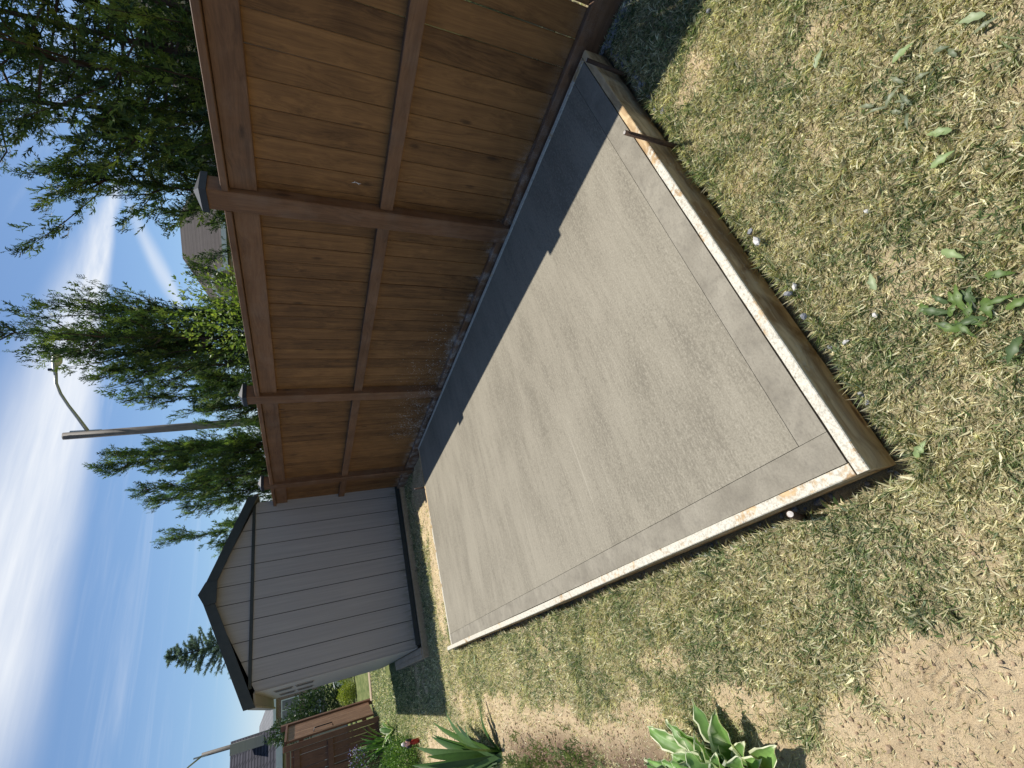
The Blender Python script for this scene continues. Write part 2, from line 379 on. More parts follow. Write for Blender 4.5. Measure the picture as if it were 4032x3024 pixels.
def gz(x, y):
    x = np.asarray(x, float); y = np.asarray(y, float)
    z = -0.12 + 0.035*np.maximum(sstep(5.4, 7.2, y), 1.1*sstep(2.3, 0.4, x)*sstep(9, 7, y)) + (fbm(x*3, y*3, 3, 21)-0.5)*0.022 + (fbm(x*14, y*14, 3, 31)-0.5)*0.012
    near = sstep(9, 7.5, y)
    z = z + near*(fbm(x*40, y*40, 2, 77)-0.5)*0.016*(0.3+0.7*baremask(x, y))
    # shoe print pressed into the bare soil
    a = R_(40); u = (x+0.385)*math.cos(a)+(y-0.985)*math.sin(a); v = -(x+0.385)*math.sin(a)+(y-0.985)*math.cos(a)
    e = np.clip(1-(u/0.075)**2-(v/0.045)**2, 0, 1)
    z = z - np.where(e > 0, 0.005*np.minimum(1, e*5)*(0.45+0.55*np.sign(np.sin(u*330+np.abs(v)*60))), 0)
    d, w = trench(x, y)
    z = z - (0.085*sstep(1.0, 0.0, (d-w*0.55)/np.maximum(w*0.6, 1e-3)))*np.where(d > -0.01, 1, 1)
    z = np.where(d < -0.03, -0.23, z)
    # land falls gently away towards the far gardens
    return z
def axis_coords(lo, hi, step, far, n):
    core = np.arange(lo, hi+1e-6, step)
    g = np.geomspace(step*1.5, far, n)
    return np.concatenate([(lo-np.cumsum(g))[::-1], core, hi+np.cumsum(g)])
gx = axis_coords(-1.3, 2.9, 0.020, 190, 34); gy = axis_coords(-0.5, 8.0, 0.030, 230, 34)
gx = np.unique(np.concatenate([gx, np.arange(-0.50, -0.27, 0.0035)])); gy = np.unique(np.concatenate([gy, np.arange(0.88, 1.09, 0.0035)]))
X, Y = np.meshgrid(gx, gy, indexing='ij')
Z = gz(X, Y)
far = np.maximum(np.abs(X)/40, np.abs(Y)/40) > 1
Z = np.where(far, -0.12, Z)
nx_, ny_ = len(gx), len(gy)
V = np.stack([X, Y, Z], -1).reshape(-1, 3)
ii = (np.arange(nx_-1)[:, None]*ny_+np.arange(ny_-1)[None, :]).ravel()
F = np.stack([ii, ii+ny_, ii+ny_+1, ii+1], -1)
bm_ = baremask(X, Y).ravel(); bed = (sstep(-0.50, -0.72, X+0.12*(fbm(X*3, Y*2, 3, 66)-0.5))*sstep(1.9, 2.6, Y)*sstep(5.2, 4.3, Y)).ravel()
bed = np.maximum(bed, (sstep(0.55, 0.9, fbm(X*2, Y*2, 3, 5)) * 0).ravel())
gcol = np.stack([bm_, bed, fbm(X*0.9, Y*0.9, 3, 55).ravel()], -1)
mg, T = newmat('garden_soil')
cv = T.n('ShaderNodeVertexColor', layer_name='Col').outputs['Color']
cr, cg, cb = T.n('ShaderNodeSeparateColor', ins={0: cv}).outputs
pos = T.n('ShaderNodeNewGeometry').outputs['Position']
px, py, pz = T.xyz(pos)
n1 = T.noise(pos, 5.0, 5, 0.65); n2 = T.noise(pos, 60.0, 5, 0.7); n3 = T.noise(pos, 240.0, 3, 0.7)
soil = T.mix(T.mr(T.math('ADD', T.math('MULTIPLY', n1, 0.5), T.math('MULTIPLY', n2, 0.5)), 0.35, 0.65), (0.40, 0.300, 0.180), (0.74, 0.590, 0.375))
crumb = T.mr(T.math('ADD', T.math('MULTIPLY', n2, 0.6), T.math('MULTIPLY', n3, 0.4)), 0.54, 0.68, 0, 0.7)
soil = T.mix(crumb, soil, (0.16, 0.105, 0.07))
beds = T.mix(T.mr(n2, 0.35, 0.65), (0.075, 0.048, 0.033), (0.23, 0.15, 0.105))
soil = T.mix(cg, soil, beds)
thatch = T.mix(T.mr(n3, 0.35, 0.65), (0.14, 0.12, 0.07), (0.50, 0.43, 0.27))
fargr = T.mix(T.mr(T.noise(T.vmath('MULTIPLY', pos, (3, 1.2, 1)), 1.4, 6, 0.7), 0.35, 0.65), (0.075, 0.105, 0.030), (0.19, 0.20, 0.080))
thatch = T.mix(T.mr(py, 8.5, 11.5), thatch, fargr)
thatch = T.mix(T.mr(px, 3.0, 4.0), thatch, fargr)
c = T.mix(T.math('MAXIMUM', T.mr(cr, 0.1, 0.6, 0, 1), 0.25), thatch, soil)
c = T.mix(T.mr(T.math('MAXIMUM', py, T.math('MULTIPLY', px, 2.6)), 9.5, 11.0), c, fargr)
finish(mg, T, c, 0.95, T.math('ADD', T.math('MULTIPLY', n2, 0.6), T.math('MULTIPLY', n3, 0.4)), 1.0, 0.014, 0.1)
gr = place('ground', mesh_np('ground', V, F, mg, gcol, True), (0, 0, 0)); props(gr, kind='structure', label='dry tan garden soil under the patchy lawn')

# ------------------------------------------------------------------ grass
STRAW = np.array([[0.72, 0.66, 0.43], [0.62, 0.56, 0.34], [0.84, 0.79, 0.57], [0.44, 0.37, 0.22]])
GREEN = np.array([[0.10, 0.15, 0.055], [0.22, 0.275, 0.12], [0.17, 0.215, 0.13], [0.36, 0.41, 0.22]])
def make_blades(x, y, length, width, green, name, lean=0.9):
    n = len(x)
    z = gz(x, y)
    az = rng.uniform(0, 2*np.pi, n) ; az = np.where(rng.random(n) < 0.35, rng.normal(2.4, 0.6, n), az)
    incl = np.clip(rng.normal(lean, 0.35, n), 0.15, 1.50)         # angle from the vertical at the root
    bend = rng.normal(0.25, 0.25, n)
    L = length; w = width
    d0 = np.stack([np.cos(az)*np.sin(incl), np.sin(az)*np.sin(incl), np.cos(incl)], -1)
    i2 = np.clip(incl+bend, 0.1, 1.75)
    az2 = az + rng.normal(0, 0.25, n)
    d1 = np.stack([np.cos(az2)*np.sin(i2), np.sin(az2)*np.sin(i2), np.cos(i2)], -1)
    tw = rng.uniform(0, np.pi, n)
    s = np.stack([-np.sin(az)*np.cos(tw*0.3), np.cos(az)*np.cos(tw*0.3), np.sin(tw)*0.35], -1)
    s /= np.linalg.norm(s, axis=1)[:, None]
    p = np.stack([x, y, z-0.002], -1)
    m = p + d0*(L*0.5)[:, None]; t = m + d1*(L*0.5)[:, None]
    t[:, 2] = np.maximum(t[:, 2], z+0.001)
    W_ = (w/2)[:, None]*s
    v = np.stack([p-W_, p+W_, m+W_, t], 1).reshape(-1, 3)        # two triangles: root to bend, bend to tip
    i = np.arange(n)*4
    q = np.zeros((0, 4), int); tr = np.concatenate([np.stack([i, i+1, i+2], -1), np.stack([i, i+2, i+3], -1)])
    isg = rng.random(n) < green
    c = np.where(isg[:, None], GREEN[rng.integers(0, 4, n)], STRAW[rng.integers(0, 4, n)])*rng.uniform(0.55, 1.3, n)[:, None]
    cc = np.repeat(c, 4, 0)
    return v, q, tr, cc
def scatter(x0, x1, y0, y1, dens, keep):
    n = int((x1-x0)*(y1-y0)*dens)
    x = rng.uniform(x0, x1, n); y = rng.uniform(y0, y1, n)
    k = rng.random(n) < keep(x, y)
    return x[k], y[k]
def keepf(x, y):
    b = baremask(x, y)
    d, w = trench(x, y)
    k = (1-b*0.86)*np.clip(0.45+1.0*fbm(x*7, y*6, 3, 12), 0, 1)
    k = np.where(d < w*0.75, 0.0, k); k = np.where((d >= w*0.75) & (d < w*1.5), np.minimum(k*1.8, 1), k)
    k = np.where((x > 2.735) & (x < 2.80), 0, k)
    k = np.where((y > 7.42) & (x > 0.18) & (x < 3.0) & (y < 12), 0, k)
    return k
def greenf(x, y):
    g = 0.20+0.40*sstep(0.40, 0.62, fbm(x*3.3+5, y*3.0, 3, 17)*0.45+fbm(x*11, y*11, 2, 19)*0.55)
    return np.clip((g+0.25*sstep(7.5, 11, y))*(1-0.6*baremask(x, y)), 0, 0.95)
GV, GQ, GT, GC = [], [], [], []; base = 0
for (x0, x1, y0, y1, dn, ln, wd_) in ((-1.15, 2.75, -0.45, 0.80, 58000, 0.034, 0.0018), (-1.15, 0.16, 0.80, 3.2, 44000, 0.035, 0.0021),
                                 (-1.3, 0.16, 3.2, 6.0, 17000, 0.040, 0.0036), (-1.4, 3.0, 5.80, 7.5, 6500, 0.045, 0.0042), (-1.9, 0.6, 7.5, 11.0, 4200, 0.05, 0.006),
                                 (-2.5, 0.9, 11.0, 15.0, 1900, 0.06, 0.010), (2.80, 3.6, 0.0, 4.0, 1500, 0.09, 0.006)):
    x, y = scatter(x0, x1, y0, y1, dn, keepf)
    n = len(x)
    tuft = sstep(0.5, 0.75, fbm(x*10, y*10, 2, 91))
    L = ln*rng.uniform(0.35, 1.4, n)*(0.95+0.30*tuft)*(1-0.35*baremask(x, y))
    v, q, t, cc = make_blades(x, y, L, wd_*rng.uniform(0.7, 1.4, n), greenf(x, y), 'g', 0.98)
    GV.append(v); GQ.append(q+base); GT.append(t+base); GC.append(cc); base += len(v)
# greener upright tufts hanging over the cut edge of the turf along the forms
ne = 5200
s_ = rng.uniform(0, 1, ne)
xe = np.where(s_ < 0.45, FX0-0.0, rng.uniform(0.1, 2.2, ne)); ye = np.where(s_ < 0.45, rng.uniform(0.75, 5.7, ne), FY0)
_, we = trench(np.where(s_ < 0.45, FX0-0.05, xe), np.where(s_ < 0.45, ye, FY0-0.05))
off = we*rng.uniform(0.7, 1.5, ne)
xe = np.where(s_ < 0.45, xe-off, xe); ye = np.where(s_ < 0.45, ye, ye-off)
kk = fbm(xe*6, ye*6, 2, 71) > 0.42; xe = xe[kk]; ye = ye[kk]
v, q, t, cc = make_blades(xe, ye, rng.uniform(0.03, 0.065, len(xe)), rng.uniform(0.0018, 0.0032, len(xe)), np.full(len(xe), 0.5), 'e', 0.75)
GV.append(v); GQ.append(q+base); GT.append(t+base); GC.append(cc); base += len(v)
go = place('grass', mesh_np('grass', np.concatenate(GV), [np.concatenate(GT)], M_grass, np.concatenate(GC)), (0, 0, 0))
props(go, 'sparse mown lawn grass, half straw yellow and half green', 'grass', kind='stuff')

# ------------------------------------------------------------------ concrete slab with its tooled border
slab = thing('concrete_slab', (1.43, 3.27, -0.14), 'freshly poured grey concrete slab with broomed surface and smooth tooled border', 'concrete slab')
SX0, SX1, SY0, SY1 = 0.213, 2.660, 0.802, 5.762
box('slab_body', (SX0, SY0+0.026, -0.20), (SX1, SY1, -0.0085), M_side, slab, 0)
GW = 0.0020; BX = 0.318; BY = 0.930
m = MB(); m.prism([(BX+GW, BY+GW, 0), (SX1, BY+GW-0.012, 0), (SX1, SY1, 0), (BX+GW, SY1, 0)], (0, 0, -0.0084), (0, 0, 0)); m.build('broomed_surface', M_broom, slab)
m = MB(); m.prism([(SX0, SY0+0.0250, 0), (BX, SY0+0.0237, 0), (BX, SY1, 0), (SX0, SY1, 0)], (0, 0, -0.0084), (0, 0, 0)); m.build('smooth_border', M_trowel, slab)
m = MB(); m.prism([(BX+0.0015, SY0+0.0235, 0), (SX1, SY0, 0), (SX1, BY-0.012, 0), (BX+0.0015, BY, 0)], (0, 0, -0.0084), (0, 0, 0)); m.build('smooth_border', M_trowel, slab)

# ------------------------------------------------------------------ form boards and steel stakes
def form_board(lo, hi, mat, label, bow=None):
    n = 40; ax = 0 if (hi[0]-lo[0]) > (hi[1]-lo[1]) else 1
    v = []; f = []
    c = 0.003
    sec = [(-1, -1), (1, -1), (1, 1), (-1, 1)]
    ha = (hi[1-ax]-lo[1-ax])/2; ca = (hi[1-ax]+lo[1-ax])/2
    for i in range(n+1):
        t = i/n; p = lo[ax]+t*(hi[ax]-lo[ax])
        o_ = bow(t) if bow else 0
        prof = [(-ha, lo[2]), (ha, lo[2]), (ha, hi[2]-c), (ha-c, hi[2]), (-ha+c, hi[2]), (-ha, hi[2]-c)]
        for a, z in prof:
            z = z+(0.0012*math.sin(i*1.7) if z > -0.05 else 0)
            v.append((p, ca+a+o_, z) if ax == 0 else (ca+a+o_, p, z))
    k = 6
    for i in range(n):
        for j in range(k): f.append((i*k+j, i*k+(j+1) % k, (i+1)*k+(j+1) % k, (i+1)*k+j))
    caps = [tuple(range(k))[::-1], tuple(n*k+j for j in range(k))]
    o = part_world('form_board', v, [np.array(f), np.array(caps)], mat)
    props(o, label, 'form board', 'lumber form boards around the slab')
form_board((0.1715, 0.760, -0.145), (2.700, 0.798, 0.003), M_formx, 'pine form board along the near edge of the slab, splashed with white cement', lambda t: 0.022-0.024*t)
form_board((0.171, 0.8240, -0.135), (0.210, 6.0, 0.002), M_formy, 'long pine form board between the slab and the open lawn, crusted with cement', lambda t: 0.002*math.sin(3*t*math.pi))
form_board((2.6635, 0.7995, -0.14), (2.7000, 5.80, 0.003), M_formy, 'form board squeezed between the slab and the foot of the wooden fence')
form_board((0.2135, 5.7655, -0.12), (2.6620, 5.802, 0.001), M_formx, 'form board at the far end of the slab, facing the shed')
def stake(top, bot, r, label, seg=12):
    t = thing('steel_stake', bot, label, 'stake', 'steel stakes holding the form boards')
    m = MB(); T_, B_ = Vector(top), Vector(bot)
    m.tube([B_, B_+(T_-B_)*0.5, T_], [r, r, r], seg); m.build('rod', M_steel, t, True)
    m = MB(); ax = (T_-B_).normalized(); m.tube([T_-ax*0.001, T_+ax*0.0012], [r*0.86, r*0.80], seg); m.build('cut_end', M_steelend, t)
stake((2.49, 0.738, 0.085), (2.365, 0.715, -0.22), 0.0105, 'rusty steel stake in the shade at the slab corner by the fence')
stake((1.767, 0.733, 0.178), (1.735, 0.722, -0.22), 0.0105, 'tall rusty steel stake with bright cut end in front of the near form board')
stake((0.138, 1.062, 0.035), (0.120, 1.20, -0.24), 0.0125, 'short dark steel stake outside the left form board')
stake((2.112, 5.822, 0.13), (2.114, 5.815, -0.2), 0.009, 'thin steel stake behind the far form board near the shed')

# ------------------------------------------------------------------ gravel and stones
def stone_mesh(r, seed, mat):
    bm = bmesh.new(); bmesh.ops.create_icosphere(bm, subdivisions=1, radius=1.0)
    q = random.Random(seed)
    for v in bm.verts: v.co *= q.uniform(0.68, 1.12)
    bmesh.ops.scale(bm, vec=(r*q.uniform(.8, 1.25), r*q.uniform(.6, 1.0), r*q.uniform(.45, .75)), verts=bm.verts)
    me = bpy.data.meshes.new('stone'); bm.to_mesh(me); bm.free(); me.materials.append(mat); return me
bmS = bmesh.new(); bmesh.ops.create_icosphere(bmS, subdivisions=1, radius=1.0)
sv = np.array([v.co[:] for v in bmS.verts]); sf = np.array([[v.index for v in f.verts] for f in bmS.faces]); bmS.free()
pts = []
for _ in range(1100):
    if random.random() < 0.82:
        x = random.uniform(1.75, 2.72) if random.random() < 0.7 else random.uniform(0.15, 2.7); y = FY0-abs(random.gauss(0, 0.035))-0.004
        if y < FY0-(0.11 if x > 1.9 else 0.06): continue
    else:
        x = FX0-abs(random.gauss(0, 0.022))-0.004; y = random.uniform(0.75, 5.6)
        if x < FX0-0.055: continue
    pts.append((x, y, random.uniform(0.006, 0.015)*(1 if random.random() < .9 else 1.4)))
for _ in range(420):
    pts.append((random.uniform(2.66, 2.72), random.uniform(0.45, 0.78), random.uniform(0.006, 0.013)))
P = np.array(pts); n = len(P)
vv = sv[None]*rng.uniform(0.65, 1.1, (n, len(sv), 1))*P[:, 2][:, None, None]*rng.uniform(.6, 1.2, (n, 1, 3))
an = rng.uniform(0, 6.3, n); ca, sa = np.cos(an)[:, None], np.sin(an)[:, None]
vv = np.stack([vv[..., 0]*ca-vv[..., 1]*sa, vv[..., 0]*sa+vv[..., 1]*ca, vv[..., 2]*0.8], -1)
vv = vv + np.stack([P[:, 0], P[:, 1], gz(P[:, 0], P[:, 1])+P[:, 2]*0.35], -1)[:, None, :]
cl = []
while len(cl) < 2600:
    x, y = random.uniform(-1.1, 0.1), random.uniform(0.5, 7.2)
    b = float(baremask(np.array([x]), np.array([y]))[0])
    if random.random() < b*(1.0 if (x < -.5 and 2.6 < y < 4.8) else 0.35): cl.append((x, y, random.uniform(0.0025, 0.008)*(2.0 if random.random() < .06 else 1)))
Cq = np.array(cl); nc = len(Cq)
cvv = sv[None]*rng.uniform(0.6, 1.1, (nc, len(sv), 1))*Cq[:, 2][:, None, None]+np.stack([Cq[:, 0], Cq[:, 1], gz(Cq[:, 0], Cq[:, 1])+Cq[:, 2]*.3], -1)[:, None, :]
M_clod = simple('earth_clod', (0.20, 0.135, 0.085), (0.46, 0.34, 0.22), 3, 0.95, 0.4)
props(place('soil_clods', mesh_np('soil_clods', cvv.reshape(-1, 3), (sf[None]+(np.arange(nc)*len(sv))[:, None, None]).reshape(-1, 3), M_clod), (0, 0, 0)), 'small brown clods of earth on the bare soil', 'soil', kind='stuff')
g_ = place('gravel', mesh_np('gravel', vv.reshape(-1, 3), (sf[None]+(np.arange(n)*len(sv))[:, None, None]).reshape(-1, 3), M_stone), (0, 0, 0))
props(g_, 'blue grey crushed gravel in the cut beside the form boards', 'gravel', kind='stuff')
def gl(x, y): return float(gz(np.array([x]), np.array([y]))[0])
for i, (x, y, r, lab) in enumerate(((1.035, 0.675, 0.021, 'flat white stone chip at the turf edge halfway along the near form board'),
        (1.085, 0.672, 0.020, 'grey stone beside the flat white chip in the form trench'),
        (0.805, 0.675, 0.016, 'rounded pale stone on the turf edge'),
        (0.790, 0.695, 0.016, 'grey pebble in the trench beside the rounded pale stone'),
        (0.69, 0.700, 0.016, 'small grey stone lying in the near form trench'),
        (0.835, 0.385, 0.013, 'white angular chip lying alone in the lawn'),
        (0.545, 0.655, 0.013, 'tiny white chip on green grass close to the near form board'),
        (0.56, 0.545, 0.010, 'tiny white pebble in the dry lawn'),
        (2.03, 0.30, 0.016, 'grey chip lying in the fence shadow on the lawn'))):
    o = place('stone', stone_mesh(r, i+3, M_stonew if i not in (1, 3, 4, 8) else M_stone), (x, y, gl(x, y)+r*0.35+(0.03 if i in (0, 1, 3, 4) else 0.008)), rot=(0.2*i, 0.3, i*1.3))
    props(o, lab, 'stone')

# ------------------------------------------------------------------ wooden privacy fence
fence = thing('wooden_fence', (2.79, 4.0, -0.13), 'tall brown stained privacy fence with black capped posts beside the slab', 'fence')
posts_y = [-0.30, 2.005, 4.315, 6.61, 8.90, 11.2, 13.5]
PW = 0.14
def post(y, lean=0.0):
    p = box('post', (2.70, y, -0.16), (2.84, y+PW, 1.968), M_post, fence, 0.006)
    if lean: p.rotation_euler = (lean, 0, 0)
    m = MB(); x0, x1, y0, y1 = 2.688, 2.852, y-0.012, y+PW+0.012
    z0, z1, z2 = 1.962, 1.998, 2.040
    cxm, cym = (x0+x1)/2, (y0+y1)/2
    m.add([(x0,y0,z0),(x1,y0,z0),(x1,y1,z0),(x0,y1,z0),(x0,y0,z1),(x1,y0,z1),(x1,y1,z1),(x0,y1,z1),(cxm,cym,z2)],
          [(0,3,2,1),(0,1,5,4),(1,2,6,5),(2,3,7,6),(3,0,4,7),(4,5,8),(5,6,8),(6,7,8),(7,4,8)])
    m.build('post_cap', M_cap, p if False else fence)
for y in posts_y: post(y)
bw = 0.1495
for bi in range(len(posts_y)-1):
    a, b = posts_y[bi]+PW, posts_y[bi+1]
    visible = bi < 4
    box('cap_rail', (2.703, a+0.002, 1.849), (2.845, b-0.002, 1.887), M_rail, fence, 0.003)
    box('top_rail', (2.742, a+0.002, 1.699), (2.780, b-0.002, 1.846), M_rail, fence, 0.003)
    box('middle_rail', (2.728, a+0.002, 0.882), (2.780, b-0.002, 0.968), M_rail, fence, 0.003)
    box('kick_board', (2.738, a+0.002, -0.125), (2.776, b-0.002, 0.044), M_rail, fence, 0.003)
    y = a+0.004; k = 0
    while y < b-0.02:
        w = min(bw*random.uniform(0.975, 1.0), b-0.004-y)
        gap = random.uniform(0.0025, 0.0045)
        if bi == 0 and k in (4, 5): gap = 0.0095 if k == 4 else 0.008
        tilt = random.uniform(-0.0012, 0.0012)
        if bi == 0 and k == 5: tilt = 0.0016
        dx_ = random.uniform(-0.0015, 0.0015)
        d = (0.016, round(w, 2) if w < 0.12 else 0.1465 if w < .148 else 0.1485, 1.94)
        place('fence_board', box_mesh(d, 0.0035, M_board), (2.790+dx_, y+d[1]/2, 0.876), fence, (tilt, 0, 0))
        y += d[1]+gap; k += 1

# ------------------------------------------------------------------ garden shed
M_vinyl = simple('taupe_vinyl', (0.215, 0.20, 0.19), (0.25, 0.235, 0.22), 6, 0.45, 0.12, 0.35, stretch=(1, 1, 0.15))
mv, T = newmat('taupe_vinyl_panel')
oc = T.n('ShaderNodeTexCoord').outputs['Object']; pos = T.n('ShaderNodeNewGeometry').outputs['Position']; px, py, pz = T.xyz(pos)
g1 = T.noise(T.vmath('MULTIPLY', T.vmath('ADD', oc, T.comb(T.math('MULTIPLY', T.n('ShaderNodeObjectInfo').outputs['Random'], 40.0), 0.0, 0.0)), (40, 40, 1.2)), 1.0, 4, 0.6)
g2 = T.noise(pos, 1.6, 4, 0.6); g3 = T.noise(T.vmath('MULTIPLY', pos, (28, 28, 5)), 1.0, 4, 0.65)
c = T.mix(T.mr(g1, 0.3, 0.7), (0.270, 0.262, 0.265), (0.325, 0.315, 0.314))
c = T.mix(T.mr(g2, 0.35, 0.7, 0, 0.25), c, (0.27, 0.265, 0.27))
dirt = T.math('MULTIPLY', T.mr(pz, 0.26, 0.04, 0, 1, True), T.mr(g3, 0.38, 0.66))
c = T.mix(T.math('MULTIPLY', dirt, 0.65), c, (0.10, 0.105, 0.055))
finish(mv, T, c, 0.5, g1, 0.2, 0.002, 0.35)
M_panel = mv
M_trim = simple('dark_green_trim', (0.018, 0.024, 0.026), (0.035, 0.043, 0.044), 8, 0.45, 0.1, 0.35)
M_beige = simple('beige_soffit', (0.23, 0.21, 0.18), (0.30, 0.275, 0.24), 8, 0.6)
M_deckwood = wood('weathered_timber', 'y', (0.30, 0.205, 0.12), (0.52, 0.38, 0.24), knots=True)
M_dark = simple('dark_void', (0.012, 0.012, 0.014), (0.02, 0.02, 0.022), 5, 0.5)
M_shingle = simple('grey_shingle', (0.10, 0.095, 0.095), (0.17, 0.16, 0.155), 6, 0.9, 0.4)
shed = thing('garden_shed', (1.58, 9.5, -0.05), 'grey vinyl garden shed with dark gabled roof trim standing past the slab', 'shed')
SX, SXR, SYF, SYB = 0.36, 2.80, 7.45, 11.5
apx, apz, ez = 1.60, 2.70, 2.13
grooves = [0.362, 0.472, 0.720, 0.950, 1.193, 1.433, 1.670, 1.908, 2.156, 2.387, 2.625, 2.80]
def roofz(x): return apz-abs(x-apx)*(apz-ez)/(apx-0.36)-0.05
for a, b in zip(grooves[:-1], grooves[1:]):
    m = MB(); g = 0.0045
    a2, b2 = a+g, b-g
    xs = [a2, b2] if not (a2 < apx < b2) else [a2, apx, b2]
    m.prism([(a2, 0, 0.065), (b2, 0, 0.065)]+[(x, 0, roofz(x)) for x in xs[::-1]], (0, SYF, 0), (0, SYF+0.03, 0))
    m.build('wall_panel', M_panel, shed)
m = MB(); m.prism([(SX+.01, 0, 0.03), (SXR-.01, 0, 0.03), (SXR-.01, 0, roofz(SXR)), (apx, 0, apz-.05), (SX+.01, 0, roofz(SX))], (0, SYF+0.012, 0), (0, SYB, 0)); m.build('wall_core', M_dark, shed)
# left side wall, three panels with a pair of slatted vents
sy = [SYF+0.032, 8.22, 8.9, 9.6, 10.3, SYB]
for a, b in zip(sy[:-1], sy[1:]):
    box('side_panel', (SX-0.014, a+0.004, 0.045), (SX+0.009, b-0.004, 2.10), M_panel, shed, 0.004)
for (y0, y1, z0, z1) in ((8.27, 8.60, 1.40, 1.65), (8.27, 8.60, 1.68, 1.92), (9.85, 10.25, 1.40, 1.65), (9.85, 10.25, 1.68, 1.92)):
    w = box('vent_window', (SX-0.026, y0, z0), (SX-0.0145, y1, z1), M_vinyl, shed, 0.003)
    box('dark_opening', (SX-0.030, y0+0.015, z0+0.015), (SX-0.0265, y1-0.015, z1-0.015), M_dark, w, 0.001)
box('belt_strip', (0.40, SYF-0.018, 2.120), (2.76, SYF-0.001, 2.160), M_trim, shed, 0.003)
box('base_strip', (0.385, SYF-0.020, 0.012), (2.79, SYF-0.001, 0.080), M_trim, shed, 0.003)
# roof: two pitched slabs with overhang, fascia on the gable, ridge cap
def pitched(x0, z0, x1, z1, y0, y1, t, name, mat):
    m = MB(); m.prism([(x0, 0, z0), (x1, 0, z1), (x1, 0, z1+t), (x0, 0, z0+t)], (0, y0, 0), (0, y1, 0)); return m.build(name, mat, shed)
pitched(0.20, 2.085, apx, 2.672, SYF-0.08, SYB+0.1, 0.055, 'roof', M_shingle)
pitched(2.90, 2.085, apx, 2.672, SYF-0.08, SYB+0.1, 0.055, 'roof', M_shingle)
pitched(0.19, 2.070, apx, 2.600, SYF-0.105, SYF-0.082, 0.125, 'gable_fascia', M_trim)
pitched(2.86, 2.090, apx, 2.600, SYF-0.105, SYF-0.082, 0.125, 'gable_fascia', M_trim)
for i in range(9):
    y0 = SYF-0.08+i*(SYB-SYF+0.18)/9
    box('eave_trim', (0.186, y0+0.004, 2.055), (0.215, y0+(SYB-SYF+0.18)/9-0.004, 2.15), M_beige, shed, 0.003)
m = MB(); m.prism([(0.216, 0, 2.088), (0.345, 0, 2.10), (0.345, 0, 2.082), (0.216, 0, 2.070)], (0, SYF-0.05, 0), (0, SYB, 0)); m.build('soffit', M_beige, shed)
m = MB(); m.prism([(1.455, 0, 2.665), (apx, 0, 2.742), (1.745, 0, 2.665), (1.73, 0, 2.535), (1.47, 0, 2.535)], (0, SYF-0.13, 0), (0, SYF-0.106, 0)); m.build('ridge_cap', M_trim, shed)
# timber base the shed stands on
bd = thing('timber_base', (1.5, 9.0, -0.1), 'weathered timber base skirt under the grey shed', 'shed base')
box('front_beam', (0.20, SYF-0.075, -0.12), (2.88, SYF-0.022, 0.008), M_deckwood, bd, 0.004)
box('side_beam', (0.20, SYF-0.020, -0.13), (0.262, 9.9, 0.020), M_deckwood, bd, 0.004)
box('deck_strip', (0.264, SYF-0.020, -0.03), (0.343, 9.9, 0.024), M_deckwood, bd, 0.004)

# ------------------------------------------------------------------ foliage builders
def frond(kind, seed=0):
    """irregular forked cedar spray about the x-z plane, stem along +z, unit length"""
    q = random.Random(seed); v, f, tri = [], [], []
    def spike(p, d, L, w, n_=None):
        p = np.array(p, float); d = np.array(d, float); d /= np.linalg.norm(d); s_ = np.array([d[2], 0, -d[0]]); n = len(v)
        for a in (p+s_*w, p+d*L+np.array([0, q.uniform(-.2, .2)*L, 0]), p-s_*w): v.append(tuple(a))
        tri.append((n, n+1, n+2))
    def rot(d, a): return np.array([d[0]*math.cos(a)-d[2]*math.sin(a), d[1], d[0]*math.sin(a)+d[2]*math.cos(a)])
    fine = kind == 'fine'
    bendx = q.uniform(-0.25, 0.25)
    spine = lambda t: np.array([bendx*t*t, 0.1*math.sin(t*3+seed), t])
    for i in range(3): spike(spine(i/3), spine((i+1)/3)-spine(i/3), 0.42, 0.022 if fine else 0.04)
    nside = 8 if fine else 6
    for i in range(nside):
        t = 0.10+0.82*(i+q.uniform(-.35, .35))/nside; sgn = 1 if i % 2 else -1
        if q.random() < 0.12: sgn = -sgn
        L = q.uniform(0.30, 0.62)*(1-t*0.45); a = q.uniform(0.45, 0.95)
        d = np.array([sgn*math.sin(a), q.uniform(-.45, .45), math.cos(a)]); p = spine(t)
        spike(p, d, L, 0.030 if fine else 0.062)
        for j in range(4 if fine else 1):
            u = 0.2+0.7*(j+q.uniform(0, .8))/4; spike(p+d*L*u, rot(d, q.choice((-1, 1))*q.uniform(0.35, 0.8)), L*q.uniform(0.28, 0.55)*(1.2-u*.5), 0.030 if fine else 0.06)
    return np.array(v), (np.array(f), np.array(tri))
FRS = [frond('fine', k) for k in range(4)]; FCS = [frond('coarse', 10+k) for k in range(3)]
FRF, FRC = FRS[0], FCS[0]
